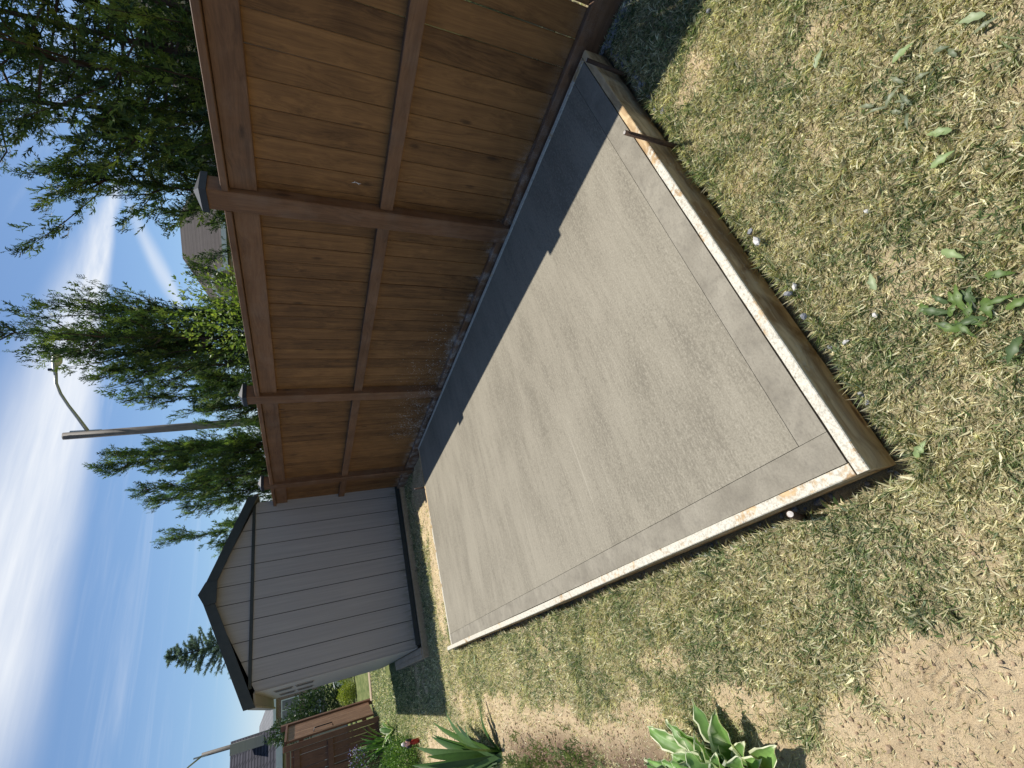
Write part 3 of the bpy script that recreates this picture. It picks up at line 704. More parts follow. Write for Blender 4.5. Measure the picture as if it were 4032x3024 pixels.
def place_fronds(tmpl, pos, dirs, scale, colors, bend=0.25, flat=None):
    """orient template z to dirs; numpy batch"""
    tv, tf = tmpl; n = len(pos)
    z = dirs/np.linalg.norm(dirs, axis=1)[:, None]
    r = rng.normal(size=(n, 3)) if flat is None else flat+rng.normal(size=(n, 3))*0.5
    x = np.cross(r, z); x /= np.linalg.norm(x, axis=1)[:, None]+1e-9
    y = np.cross(z, x)
    t = np.repeat(tv[None], n, 0)*np.where(rng.random((n, 1, 1)) < 0.5, 1, np.array([-1, 1, 1]))
    b = rng.uniform(-bend, bend, n)[:, None]
    ty = t[..., 1] + b*t[..., 2]**2 + (rng.uniform(-0.3, 0.3, n)[:, None])*np.abs(t[..., 0])
    w = (t[..., 0][..., None]*x[:, None]+ty[..., None]*y[:, None]+t[..., 2][..., None]*z[:, None])*scale[:, None, None]+pos[:, None]
    f = [(g[None]+(np.arange(n)*len(tv))[:, None, None]).reshape(-1, g.shape[1]) for g in tf if len(g)]
    c = np.repeat(colors, len(tv), 0)
    return w.reshape(-1, 3), f, c
CG = np.array([[0.034, 0.066, 0.018], [0.058, 0.105, 0.024], [0.095, 0.150, 0.034], [0.024, 0.048, 0.018], [0.15, 0.20, 0.042]])
def cedar(loc, height, radius, label, seed, nbr=90, leaders=3, fine=1500, coarse=1500, bright=1.0, zlow=1.2, spread=1.0, sweep=None, spr=0.12, steep=1.0):
    q = random.Random(seed)
    x0, y0 = loc; z0 = -0.12
    t = thing('cedar_tree', (x0, y0, z0), label, 'tree', 'cedar trees behind the fence')
    m = MB(); segs = []
    tops = []
    for l in range(leaders):
        a = q.uniform(0, 6.28); rr = 0 if l == 0 else radius*q.uniform(0.25, 0.6)
        h = height*(1 if l == 0 else q.uniform(0.72, 0.95))
        dxl, dyl = math.cos(a)*rr, math.sin(a)*rr
        pts = [(x0+dxl*0.1, y0+dyl*0.1, z0), (x0+dxl*0.55, y0+dyl*0.55, z0+h*0.35), (x0+dxl*0.9, y0+dyl*0.9, z0+h*0.7), (x0+dxl*1.05, y0+dyl*1.05, z0+h)]
        m.tube(pts, [0.045, 0.024, 0.012, 0.003], 5); tops.append((pts, h))
    FP, FDir, FS = [], [], []
    for b in range(nbr):
        pts, h = tops[b % leaders]
        u = q.uniform(max(0.0, (zlow-z0)/h-0.2), 0.97) if b > leaders*3 else q.uniform(0.85, 0.99)
        # point on leader
        s = u*3 if u < 1 else 2.999; i = int(min(s, 2)); 
        zz = z0+h*u
        zs = [p[2] for p in pts]; i = max(j for j in range(3) if zs[j] <= zz); fr = (zz-zs[i])/(zs[i+1]-zs[i])
        P0 = Vector(pts[i]).lerp(Vector(pts[i+1]), fr)
        prof = radius*min(1.0, (1.04-u)*1.7)**0.9*q.uniform(0.45, 1.1)*spread
        if leaders > 1: prof *= 0.8
        a = q.uniform(0, 6.28)
        if sweep and q.random() < 0.3: a = sweep+q.gauss(0, 0.5)
        rise = q.uniform(0.9, 1.9)*(0.6+u*0.7)*steep
        D = Vector((math.cos(a), math.sin(a), 0))
        c1 = P0+D*prof*0.6+Vector((0, 0, prof*rise*0.30)); c2 = P0+D*prof+Vector((0, 0, min(prof*rise, z0+height*1.04-P0.z)))
        bp = [P0, P0.lerp(c1, .6), c1, c1.lerp(c2, .55)+Vector((0, 0, -0.02)), c2]
        if min(p.x-0.33*p.z for p in bp) < 2.42: continue        # branches left out of the shape where their shadow would reach the slab
        m.tube(bp, [0.014, 0.010, 0.007, 0.005, 0.002], 3, False)
        for k in range(4):
            segs.append((bp[k], bp[k+1], k, prof))
    for pts, h in tops:
        for j in range(6):
            fa, fb = 0.5+j*0.083, 0.5+(j+1)*0.083
            A_, B_ = Vector(pts[2]).lerp(Vector(pts[3]), max(0, (fa-.5)*2)), Vector(pts[2]).lerp(Vector(pts[3]), min(1, (fb-.5)*2))
            segs.append((A_, B_, 3, radius*0.75))
    m.build('trunk', M_bark, t, base=True)
    S0 = np.array([s[0][:] for s in segs]); S1 = np.array([s[1][:] for s in segs]); K = np.array([s[2] for s in segs]); PR = np.array([s[3] for s in segs])
    wgt = (0.35+K*0.45)*PR; wgt /= wgt.sum()
    VV, FF, CC = [], [], []; bs = 0
    for tm, n, sc_ in [(x_, int(fine*1.25/4), spr*0.92) for x_ in FRS]+[(x_, int(coarse*1.15/3), spr*0.95) for x_ in FCS]:
        id_ = rng.choice(len(segs), n, p=wgt)
        u = rng.random(n)[:, None]
        d = S1[id_]-S0[id_]; d /= np.linalg.norm(d, axis=1)[:, None]+1e-9
        p = S0[id_]*(1-u)+S1[id_]*u + rng.normal(size=(n, 3))*0.035
        k = K[id_]
        core = rng.random(n) < (0.0 if any(tm is x_ for x_ in FRS) else 0.45)
        hh = rng.random(n)**1.3*0.78; aa = rng.uniform(0, 6.283, n); rr_ = radius*0.62*np.sqrt(rng.random(n))*np.minimum(1, (1.0-hh)*1.7)
        zc = np.maximum(z0+height*hh, zlow*0.6+rng.random(n)*0.8)
        p = np.where(core[:, None], np.stack([x0+np.cos(aa)*rr_, y0+np.sin(aa)*rr_, zc], -1), p)
        side = rng.normal(size=(n, 3)); side[:, 2] *= 0.6
        dr = d*0.9+side*0.55+np.array([0, 0, 0.25])
        dr[k == 3] = d[k == 3]*1.3+side[k == 3]*0.35+np.array([0, 0, 0.2])
        ok = p[:, 0]-0.33*p[:, 2] > 2.40  # sprays dropped too, so the crown casts no shadow on the slab
        p, dr, k, n = p[ok], dr[ok], k[ok], int(ok.sum())
        sc2 = sc_*rng.uniform(0.5, 1.25, n)
        ci = rng.integers(0, 5, n)
        col = CG[ci]*rng.uniform(0.75, 1.3, n)[:, None]*bright
        tipy = (k == 3) & (rng.random(n) < 0.5); col[tipy] = col[tipy]*1.45  # half the outer sprays coloured brighter, standing in for sunlit tips
        v, f, c = place_fronds(tm, p, dr, sc2, col)
        VV.append(v); FF += [g+bs for g in f]; CC.append(c); bs += len(v)
    part_world('crown', np.concatenate(VV), FF, M_cedar, t, np.concatenate(CC))

cedar((4.95, 2.35), 7.0, 1.70, 'largest dark cedar overhanging the top of the fence at its near end', 1, 330, 7, 4800, 10500, 0.85, spr=0.145, sweep=R_(100), zlow=1.4, steep=0.45)
cedar((4.40, 3.30), 3.55, 0.80, 'low dark cedar between the largest cedar and the tall slender one', 2, 80, 3, 1500, 1700, 0.9)
cedar((4.30, 5.38), 4.75, 0.95, 'tall slender cedar standing in front of the street lamp head', 3, 170, 7, 3500, 6800, 1.0)
cedar((4.30, 6.80), 3.85, 0.70, 'cedar just left of the tall slender one, crown overlapping it', 4, 110, 5, 1800, 2800, 1.05)
cedar((4.25, 8.75), 4.70, 0.80, 'bushy cedar left of the wooden lamp pole', 5, 130, 6, 2200, 4600, 1.1, spr=0.14)
cedar((4.25, 10.5), 4.35, 0.80, 'cedar beside the last fence post next to the shed roof', 6, 100, 5, 1500, 2200, 1.15, spr=0.15)
cedar((4.20, 12.9), 4.60, 0.95, 'farthest cedar, its feathery top showing above the shed roof', 7, 80, 3, 1200, 1000, 1.35, spr=0.17)

def leaf_cloud(name, n, center, rad, size, cols, parent, mat=M_leafy, shell=0.6, up=0.3, asp=0.5):
    """small folded leaves spread through an uneven ellipsoid"""
    d = rng.normal(size=(n, 3)); d /= np.linalg.norm(d, axis=1)[:, None]
    lump = 0.75+0.5*fbm(d[:, 0]*2.2+center[0]*3+10, d[:, 1]*2.2+d[:, 2]*1.7+center[1], 3, 8)
    r = (shell+(1-shell)*rng.random(n)**0.6)*lump
    p = np.array(center)+d*r[:, None]*np.array(rad)
    a = d+rng.normal(size=(n, 3))*0.8+np.array([0, 0, up]); a /= np.linalg.norm(a, axis=1)[:, None]
    s = np.cross(a, rng.normal(size=(n, 3))); s /= np.linalg.norm(s, axis=1)[:, None]
    L = (size*rng.uniform(0.6, 1.3, n))[:, None]; nn = np.cross(a, s)
    v = np.stack([p, p+a*L*0.5+s*L*asp*0.5+nn*L*0.08, p+a*L, p+a*L*0.5-s*L*asp*0.5+nn*L*0.08], 1).reshape(-1, 3)
    f = np.arange(n*4).reshape(-1, 4)
    c = np.repeat(np.array(cols)[rng.integers(0, len(cols), n)]*rng.uniform(0.75, 1.25, n)[:, None], 4, 0)
    return part_world(name, v, f, mat, parent, c)
def stems(center, rad, n, parent, base):
    m = MB()
    for i in range(n):
        a = random.uniform(0, 6.28); r = random.uniform(0.1, 0.75)
        e = (center[0]+math.cos(a)*rad[0]*r, center[1]+math.sin(a)*rad[1]*r, center[2]+rad[2]*random.uniform(-.2, .6))
        m.tube([base, ((base[0]*.4+e[0]*.6), (base[1]*.4+e[1]*.6), base[2]*.5+e[2]*.5), e], [0.008, 0.005, 0.002], 4, False)
    m.build('stem', M_bark, parent)
def shrub(name, center, rad, size, n, cols, label, cat, shell=0.45, asp=0.5, zb=-0.1):
    t = thing(name, (center[0], center[1], zb), label, cat)
    leaf_cloud('foliage', n, center, rad, size, cols, t, shell=shell, asp=asp)
    stems(center, rad, 9, t, (center[0], center[1], zb))
    return t
YG = [(0.16, 0.24, 0.035), (0.24, 0.33, 0.05), (0.11, 0.18, 0.03), (0.32, 0.38, 0.07)]
DG = [(0.025, 0.05, 0.02), (0.04, 0.075, 0.028), (0.06, 0.10, 0.035)]
BG = [(0.06, 0.14, 0.02), (0.11, 0.22, 0.03), (0.18, 0.31, 0.05), (0.045, 0.10, 0.02)]
shrub('leafy_shrub', (3.65, 4.2, 1.75), (0.50, 0.62, 0.85), 0.042, 3600, YG, 'yellow green shrub peeping over the fence top beside the tall slender cedar', 'shrub')

# blue spruce behind the shed
def spruce(loc, top, low, radius, label):
    x0, y0 = loc; t = thing('spruce_tree', (x0, y0, -0.12), label, 'tree')
    m = MB(); m.tube([(x0, y0, -0.12), (x0, y0, top*0.6), (x0, y0, top)], [0.12, 0.06, 0.008], 6)
    VV, FF, CC = [], [], []; n = 0
    P_, D_, S_ = [], [], []
    z = low
    while z < top-0.05:
        k = 7; r = radius*(1-(z-low)/(top-low))**0.8+0.10
        for j in range(k):
            a = random.uniform(0, 6.28); L = r*random.uniform(0.7, 1.1)
            D = Vector((math.cos(a), math.sin(a), random.uniform(0.05, 0.5))).normalized()
            m.tube([(x0, y0, z), Vector((x0, y0, z))+D*L], [0.012, 0.003], 3, False)
            for s in np.arange(0.1, 1.0, 0.035):
                for w in range(3):
                    P_.append(tuple(Vector((x0, y0, z))+D*L*s)); sd = Vector((random.gauss(0, 1), random.gauss(0, 1), random.gauss(0.2, .7)))
                    D_.append(tuple(D*0.8+sd*0.5)); S_.append(random.uniform(0.07, 0.15))
        z += 0.17
    P_, D_, S_ = np.array(P_), np.array(D_), np.array(S_)
    col = np.array([(0.17, 0.24, 0.21), (0.24, 0.32, 0.29), (0.10, 0.15, 0.13)])[rng.integers(0, 3, len(P_))]
    v, f, c = place_fronds(FRC, P_, D_, S_, col)
    m.build('trunk', M_bark, t, base=True); part_world('crown', v, f, M_cedar, t, c)
spruce((3.0, 23.0), 6.3, 3.2, 1.35, 'blue green spruce tip rising behind the left slope of the shed roof')

# ------------------------------------------------------------------ street lamps
M_polewood = wood('grey_pole_wood', 'z', (0.10, 0.085, 0.07), (0.21, 0.18, 0.15), knots=False)
M_alu = simple('dull_aluminium', (0.30, 0.30, 0.29), (0.40, 0.40, 0.385), 15, 0.45, 0.05, 0.5, 0.6)
M_lens = simple('lamp_lens', (0.48, 0.44, 0.36), (0.40, 0.37, 0.30), 20, 0.15, 0.05, 0.6)
def street_lamp(base, topz, lean, arm, head_dir, label, r=0.15, s=1.0):
    x, y = base; t = thing('street_lamp', (x, y, -0.12), label, 'street lamp', 'street lamps on wooden poles')
    tx, ty = x+lean[0], y+lean[1]
    m = MB(); m.tube([(x, y, -0.12), ((x+tx)/2, (y+ty)/2, topz/2), (tx, ty, topz)], [r*1.25, r*1.1, r*0.92], 14); m.build('pole', M_polewood, t, True)
    # arm: curve from the pole to the head
    pts = [(tx+p[0], ty+p[1], topz+p[2]) for p in arm]
    m = MB(); m.tube(pts, [0.055*s, 0.052*s]+[0.045*s]*(len(pts)-2), 10); m.build('arm', M_alu, t, True)
    a0 = Vector(pts[0]); m = MB(); m.tube([a0+Vector((0, 0, -0.35)), a0+Vector((0, 0, 0.45))], 0.05*s, 8); m.build('bracket', M_alu, t)
    e = Vector(pts[-1]); d = Vector((*head_dir, 0)).normalized(); sd = Vector((-d.y, d.x, 0))
    # cobra head: lofted housing and a bowl lens under it
    m = MB(); st = [(-0.08, .05, .05, 0), (0.06, .09, .08, 0), (0.25, .15, .10, 0), (0.48, .155, .09, 0), (0.66, .10, .06, -.01), (0.72, .03, .02, -.02)]
    v = []; k = 12
    for (u, w, h, dz_) in st:
        for j in range(k):
            an = 2*math.pi*j/k; v.append(e+d*u*s*1.1+sd*math.cos(an)*w*s+Vector((0, 0, (math.sin(an)*h+dz_)*s if math.sin(an) > 0 else math.sin(an)*h*0.45*s+dz_*s)))
    f = [(i*k+j, i*k+(j+1) % k, (i+1)*k+(j+1) % k, (i+1)*k+j) for i in range(len(st)-1) for j in range(k)]+[tuple(range(k))[::-1], tuple((len(st)-1)*k+j for j in range(k))]
    m.add(v, f); m.build('lamp_head', M_alu, t, True)
    m = MB(); v = []
    for (q_, dz_) in ((1.0, -0.02), (0.8, -0.10), (0.45, -0.15), (0.05, -0.165)):
        for j in range(k):
            an = 2*math.pi*j/k; v.append(e+d*(0.42*s+math.cos(an)*0.24*q_*s)+sd*math.sin(an)*0.125*q_*s+Vector((0, 0, dz_*s)))
    f = [(i*k+j, i*k+(j+1) % k, (i+1)*k+(j+1) % k, (i+1)*k+j) for i in range(3) for j in range(k)]
    m.add(v, f); m.build('lamp_lens', M_lens, t, True)
    m = MB(); m.tube([e+d*0.1*s+Vector((0, 0, 0.07*s)), e+d*0.1*s+Vector((0, 0, 0.19*s))], 0.045*s, 8); m.build('photocell', M_cap, t)
D1 = 19.7; a1 = R_(28.9)
lx, ly = D1*math.sin(a1), D1*math.cos(a1)
rt = Vector((math.sin(R_(118)), math.cos(R_(118)), 0))    # away to the right of the view
arm = [tuple(rt*u+Vector((0, 0, h))) for u, h in ((0.12, -0.62), (0.55, -0.38), (1.0, -0.12), (1.4, 0.08), (1.75, 0.19), (2.1, 0.20))]
street_lamp((lx+0.28, ly), 8.5, (-0.28, 0), arm, (rt.x, rt.y), 'nearer street lamp on a round wooden pole with curved arm between two cedars', 0.13)
hd = Vector((-0.55, -0.83, 0)).normalized()
arm = [tuple(hd*u+Vector((0, 0, h))) for u, h in ((0.1, 0.0), (0.7, 0.6), (1.2, 0.95), (1.6, 1.05))]
street_lamp((-0.85, 44), 8.0, (0.15, 0), arm, (hd.x, hd.y), 'distant street lamp on a slim wooden pole above the far houses', 0.14)

# ------------------------------------------------------------------ houses
def brickmat(name, a, b, mortar, sc_=1.0):
    m, T = newmat(name)
    pos = T.n('ShaderNodeNewGeometry').outputs['Position']; px, py, pz = T.xyz(pos)
    v = T.comb(T.math('ADD', px, T.math('MULTIPLY', py, 0.9)), pz, 0.0)
    br = T.n('ShaderNodeTexBrick', ins={'Vector': v, 'Color1': (*a, 1), 'Color2': (*b, 1), 'Mortar': (*mortar, 1), 'Scale': sc_, 'Mortar Size': 0.02, 'Brick Width': 0.30, 'Row Height': 0.10})
    n = T.noise(pos, 3.0, 4, 0.6)
    return finish(m, T, T.mix(T.mr(n, 0.3, 0.7, 0, 0.35), br.outputs['Color'], tuple(x*0.6 for x in a)), 0.9, br.outputs['Fac'], 0.4, 0.01, 0.1)
M_brick = brickmat('red_brown_brick', (0.20, 0.10, 0.075), (0.27, 0.15, 0.115), (0.30, 0.27, 0.24))
M_brick2 = brickmat('tan_brick', (0.30, 0.22, 0.17), (0.36, 0.28, 0.22), (0.4, 0.37, 0.33))
M_sh1 = brickmat('brown_grey_shingles', (0.085, 0.073, 0.068), (0.115, 0.10, 0.093), (0.055, 0.048, 0.045), 1.4)
M_sh2 = brickmat('dark_shingles', (0.045, 0.045, 0.055), (0.075, 0.072, 0.085), (0.02, 0.02, 0.025), 0.75)
M_sh3 = brickmat('pale_grey_shingles', (0.22, 0.225, 0.23), (0.27, 0.27, 0.275), (0.15, 0.15, 0.155), 0.75)
M_white = simple('white_trim', (0.68, 0.69, 0.70), (0.60, 0.61, 0.62), 6, 0.5)
M_cream = simple('cream_siding', (0.36, 0.335, 0.29), (0.30, 0.28, 0.245), 3, 0.7, 0.2, stretch=(.3, .3, 6))
mgl, T = newmat('window_glass'); finish(mgl, T, (0.05, 0.065, 0.085), 0.08, None, spec=0.8)
M_glass = mgl
class Frame:
    """local frame of a house: u along the facade, w away from the viewer"""
    def __init__(s, o, ang): s.o = Vector(o); s.u = Vector((math.cos(ang), math.sin(ang), 0)); s.w = Vector((-math.sin(ang), math.cos(ang), 0))
    def p(s, a, b, z): q = s.o+s.u*a+s.w*b; return (q.x, q.y, z)
    def box(s, m, a0, a1, b0, b1, z0, z1):
        m.add([s.p(a0,b0,z0), s.p(a1,b0,z0), s.p(a1,b1,z0), s.p(a0,b1,z0), s.p(a0,b0,z1), s.p(a1,b0,z1), s.p(a1,b1,z1), s.p(a0,b1,z1)],
              [(0,3,2,1),(4,5,6,7),(0,1,5,4),(1,2,6,5),(2,3,7,6),(3,0,4,7)])
def house(name, o, ang, wd_, dp, eave, ridge, hip, wallm, roofm, windows, label, cat='house', over=0.35, z0=-0.12, chimney=None):
    Fm = Frame(o, ang); t = thing(name, (Fm.p(0, 0, z0)), label, cat)
    m = MB(); Fm.box(m, -wd_/2, wd_/2, 0, dp, z0, eave); m.build('wall', wallm, t)
    m = MB(); h = wd_/2+over; rr = max(wd_/2-hip, 0.3)+(over if hip == 0 else 0); th = 0.14
    for dz_ in (0,):
        A = [Fm.p(-h, -over, eave-0.1), Fm.p(h, -over, eave-0.1), Fm.p(h, dp+over, eave-0.1), Fm.p(-h, dp+over, eave-0.1)]
        B = [Fm.p(-h, -over, eave+th), Fm.p(h, -over, eave+th), Fm.p(h, dp+over, eave+th), Fm.p(-h, dp+over, eave+th)]
        Rg = [Fm.p(-rr, dp/2, ridge), Fm.p(rr, dp/2, ridge)]
        m.add(A+B+Rg, [(0,3,2,1),(0,1,5,4),(1,2,6,5),(2,3,7,6),(3,0,4,7),(4,5,9,8),(5,6,9),(6,7,8,9),(7,4,8)])
    roof = m.build('roof', roofm, t)
    m = MB(); Fm.box(m, -h, h, -over-0.08, -over-0.005, eave-0.08, eave+th+0.02); m.build('gutter', M_white, t)
    for (a0, a1, z1, z2, nb) in windows:
        m = MB()
        fw = 0.09
        Fm.box(m, a0-fw, a1+fw, -0.06, -0.003, z2, z2+fw); Fm.box(m, a0-fw, a1+fw, -0.06, -0.003, z1-fw, z1)
        Fm.box(m, a0-fw, a0, -0.06, -0.003, z1, z2); Fm.box(m, a1, a1+fw, -0.06, -0.003, z1, z2)
        for i in range(1, nb): c_ = a0+(a1-a0)*i/nb; Fm.box(m, c_-0.035, c_+0.035, -0.055, -0.003, z1, z2)
        w = m.build('window', M_white, t)
        m = MB(); Fm.box(m, a0, a1, -0.03, -0.004, z1, z2); m.build('pane', M_glass, w)
    if chimney:
        a0, a1, b0, b1, z1, z2 = chimney; m = MB(); Fm.box(m, a0, a1, b0, b1, z1, z2); m.build('chimney', M_cream, t)
    return Fm, t
# house behind the biggest cedar
Fm, t = house('brick_house', (22.0, 7.2, 0), R_(-90), 10.5, 9.0, 5.15, 8.0, 3.2, M_brick2, M_sh1,
      [(-4.2, -2.6, 3.3, 4.6, 2), (-1.2, 0.8, 3.3, 4.6, 2), (2.2, 4.0, 3.3, 4.6, 2), (-4.2, -2.6, 0.8, 2.2, 2), (2.2, 4.0, 0.8, 2.2, 2)],
      'two storey tan brick house behind the largest cedar, grey brown shingle roof')
# house with arched dormer
cz = R_(48.6); Fm, t = house('brick_house', (31*math.sin(cz), 31*math.cos(cz), 0), -cz, 8.6, 9.0, 5.0, 7.9, 3.0, M_brick2, M_sh1,
      [(-3.2, -2.0, 3.0, 4.4, 2), (0.8, 2.6, 3.0, 4.4, 2)], 'house roof with small arched dormer seen over the fence between cedars')
m = MB(); k = 12
arc = [Fm.p(-2.3+0.75*math.cos(math.pi*j/k), -0.5, 4.85+0.75*math.sin(math.pi*j/k)) for j in range(k+1)]
w_ = Fm.w*2.2
m.prism(arc, (0, 0, 0), tuple(w_)); m.build('dormer', M_brick2, t)
m = MB(); m.tube([Fm.p(-2.3+0.85*math.cos(math.pi*j/k), -0.56, 4.85+0.85*math.sin(math.pi*j/k)) for j in range(k+1)], 0.11, 6); m.build('arch_trim', M_white, t)
m = MB(); m.prism([Fm.p(2.9, -1.2, 5.0), Fm.p(5.2, -1.2, 5.0), Fm.p(4.05, -1.2, 6.6)], (0, 0, 0), tuple(Fm.w*3)); m.build('gable', M_sh3, t)
# far brick house beyond the gardens
house('brick_house', (-1.2, 58, 0), 0, 7.0, 8, 4.3, 5.9, 2.4, M_brick, M_sh3, [(0.2, 2.6, 2.3, 3.7, 3), (-2.6, -1.4, 2.3, 3.6, 2), (0.2, 2.6, 0.4, 1.6, 3)],
      'far red brick house with white windows seen past the shed corner')
# dark roofed house at the far left, with cream chimney wall
house('cottage_house', (-3.95, 26, 0), 0, 6.6, 7, 2.55, 4.75, 0, M_cream, M_sh2, [(1.0, 2.4, 0.9, 2.0, 2), (-2.2, -0.6, 0.9, 2.0, 2)],
      'cream house with dark shingle roof and pale chimney behind the wooden gate', chimney=(3.20, 3.58, 0.6, 1.6, 2.0, 4.45))

# ------------------------------------------------------------------ second fence and open gate at the left
M_gate = wood('gate_wood', 'z', (0.17, 0.085, 0.05), (0.34, 0.19, 0.115), knots=False)
M_gated = wood('dark_fence_wood', 'z', (0.12, 0.055, 0.035), (0.22, 0.11, 0.068), knots=False)
ga, gb = Vector((-0.52, 14.15, 0)), Vector((-0.235, 15.35, 0)); gd = (gb-ga); gL = gd.length; gd.normalize(); gn = Vector((gd.y, -gd.x, 0))
gt = thing('wooden_gate', (ga.x, ga.y, -0.08), 'open brown wooden gate with long handle, ajar beyond the shed', 'gate')
def gbox(u0, u1, n0, n1, z0, z1, name, mat, par):
    m = MB(); v = []
    for z in (z0, z1):
        for (u, n_) in ((u0, n0), (u1, n0), (u1, n1), (u0, n1)): q = ga+gd*u+gn*n_; v.append((q.x, q.y, z))
    m.add(v, [(0,3,2,1),(4,5,6,7),(0,1,5,4),(1,2,6,5),(2,3,7,6),(3,0,4,7)]); return m.build(name, mat, par)
nb = 8
for i in range(nb): gbox(gL*i/nb+0.004, gL*(i+1)/nb-0.004, 0, 0.02, 0.02, 1.95, 'gate_board', M_gate, gt)
gbox(0, gL, -0.04, -0.002, 0.2, 0.3, 'gate_rail', M_gate, gt); gbox(0, gL, -0.04, -0.002, 1.6, 1.7, 'gate_rail', M_gate, gt)
gbox(-0.02, gL+0.02, -0.05, 0.06, 1.955, 2.0, 'gate_cap', M_gated, gt); gbox(0.0, 0.03, 0.021, 0.045, 0.03, 1.95, 'gate_edge', M_gate, gt)
gbox(gL+0.01, gL+0.13, -0.06, 0.06, -0.1, 2.12, 'gate_post', M_gated, gt)
m = MB(); P3 = lambda u, n_, z: tuple(ga+gd*u+gn*n_+Vector((0, 0, z)))
m.tube([P3(0.22, 0.02, 0.95), P3(0.22, 0.09, 0.97), P3(0.22, 0.09, 1.36), P3(0.22, 0.02, 1.38)], 0.014, 6); m.build('handle', M_cap, gt)
f2 = thing('wooden_fence', (-2.0, 14.0, -0.1), 'dark brown wooden fence with light slipping between its boards, left of the gate', 'fence')
fx = -0.62
box('post', (-0.66, 13.95, -0.12), (-0.55, 14.07, 2.02), M_gated, f2, 0.005)
box('post', (-1.30, 13.95, -0.12), (-1.19, 14.07, 2.02), M_gated, f2, 0.005); box('post', (-3.0, 13.95, -0.12), (-2.89, 14.07, 2.02), M_gated, f2, 0.005)
x = -0.67
while x > -3.4:
    box('fence_board', (x-0.118, 14.01, -0.06), (x, 14.03, 1.86), M_gated, f2, 0.002); x -= 0.118+random.choice((0.003, 0.006, 0.011))
for z0, z1 in ((1.88, 1.96), (1.68, 1.80), (0.98, 1.10), (0.12, 0.22)): box('fence_rail', (-3.4, 13.955, z0), (-0.67, 14.005, z1), M_gated, f2, 0.003)

# ------------------------------------------------------------------ planting at the left
def strap_leaf(base, tip, width, droop, parent, cols, name='leaf', twist=0.0, n=12, mat=M_leafy):
    b, t = Vector(base), Vector(tip)
    mid = b.lerp(t, 0.5)+Vector((0, 0, droop))
    v, c = [], []
    h = (t-b); side0 = Vector((-h.y, h.x, 0))
    if side0.length < 1e-3: side0 = Vector((1, 0, 0))
    side0.normalize(); side0 = side0*math.cos(twist)+Vector((0, 0, 1))*math.sin(twist)
    for i in range(n+1):
        u = i/n
        p = b*(1-u)**2+mid*2*u*(1-u)+t*u*u
        w = width*0.5*(0.55+0.9*u if u < 0.5 else 1.0)*(1-max(0, (u-0.35)/0.65)**2.2)
        up = Vector((0, 0, 1)) if abs(h.normalized().z) < .95 else Vector((0, 1, 0))
        for s, dz_ in ((-1, 0.14), (0, 0), (1, 0.14)):
            q = p+side0*w*s+Vector((0, 0, 1))*w*dz_*2*abs(s); v.append(q)
            c.append(np.array(cols)*(1.15 if s == 0 else 1.0))
    f = [(i*3+j, i*3+j+1, i*3+j+4, i*3+j+3) for i in range(n) for j in range(2)]
    return part_world(name, [tuple(q) for q in v], np.array(f), mat, parent, np.array(c), True)
# strap leaved perennial
ag = thing('strap_leaf_plant', (-0.80, 5.0, -0.12), 'large clump of arching strap leaves beside the bare soil patch', 'plant')
Bc = Vector((-0.80, 5.02, -0.11))
tips = [(-0.36, 6.5, .10), (-0.46, 6.8, .22), (-0.40, 6.1, .18), (-0.50, 6.2, .42), (-0.62, 6.5, .55), (-0.42, 5.75, .34), (-0.33, 5.35, .28), (-0.34, 5.20, -.05), (-0.46, 5.1, .16), (-0.52, 4.95, .30),
        (-0.70, 6.6, .60), (-0.78, 6.4, .62), (-0.88, 6.7, .60), (-0.95, 6.2, .62), (-0.60, 5.9, .52), (-0.70, 5.7, .60), (-0.66, 6.3, .38), (-0.85, 5.9, .68), (-0.74, 6.9, .50), (-1.0, 6.5, .50),
        (-0.92, 5.5, .70), (-0.64, 5.4, .50), (-1.1, 5.7, .55), (-0.56, 5.6, .56), (-0.90, 7.0, .45), (-0.82, 5.4, .45), (-0.68, 5.2, .55), (-0.55, 6.0, .30)]
for i, tp in enumerate(tips):
    tv = Vector(tp); L = (tv-Bc)
    if L.length > 1.0: tv = Bc+L*(1.0/L.length)*random.uniform(0.85, 1.15); tv.z = max(tv.z, -0.05)
    g = random.choice([(0.040, 0.095, 0.016), (0.06, 0.125, 0.022), (0.085, 0.155, 0.05), (0.03, 0.07, 0.018)])
    strap_leaf(Bc+Vector((random.uniform(-.05, .05), random.uniform(-.06, .06), 0)), tv, random.uniform(0.062, 0.085), random.uniform(0.10, 0.24), ag, g)
ag2 = thing('strap_leaf_plant', (-1.0, 10.6, -0.08), 'smaller strap leaved plant in front of the far fence', 'plant')
for i in range(26):
    a = random.uniform(0, 6.28); r = random.uniform(0.15, 0.42)
    strap_leaf((-0.95+random.uniform(-.06, .06), 11.9+random.uniform(-.08, .08), -0.08), (-0.90+math.cos(a)*r, 11.9+math.sin(a)*r, random.uniform(0.2, 0.62)), 0.055, 0.12, ag2, random.choice([(0.07, 0.15, 0.03), (0.10, 0.20, 0.05), (0.05, 0.11, 0.03)]), n=7)
ag2.location = (-1.0, 10.6, -0.08)
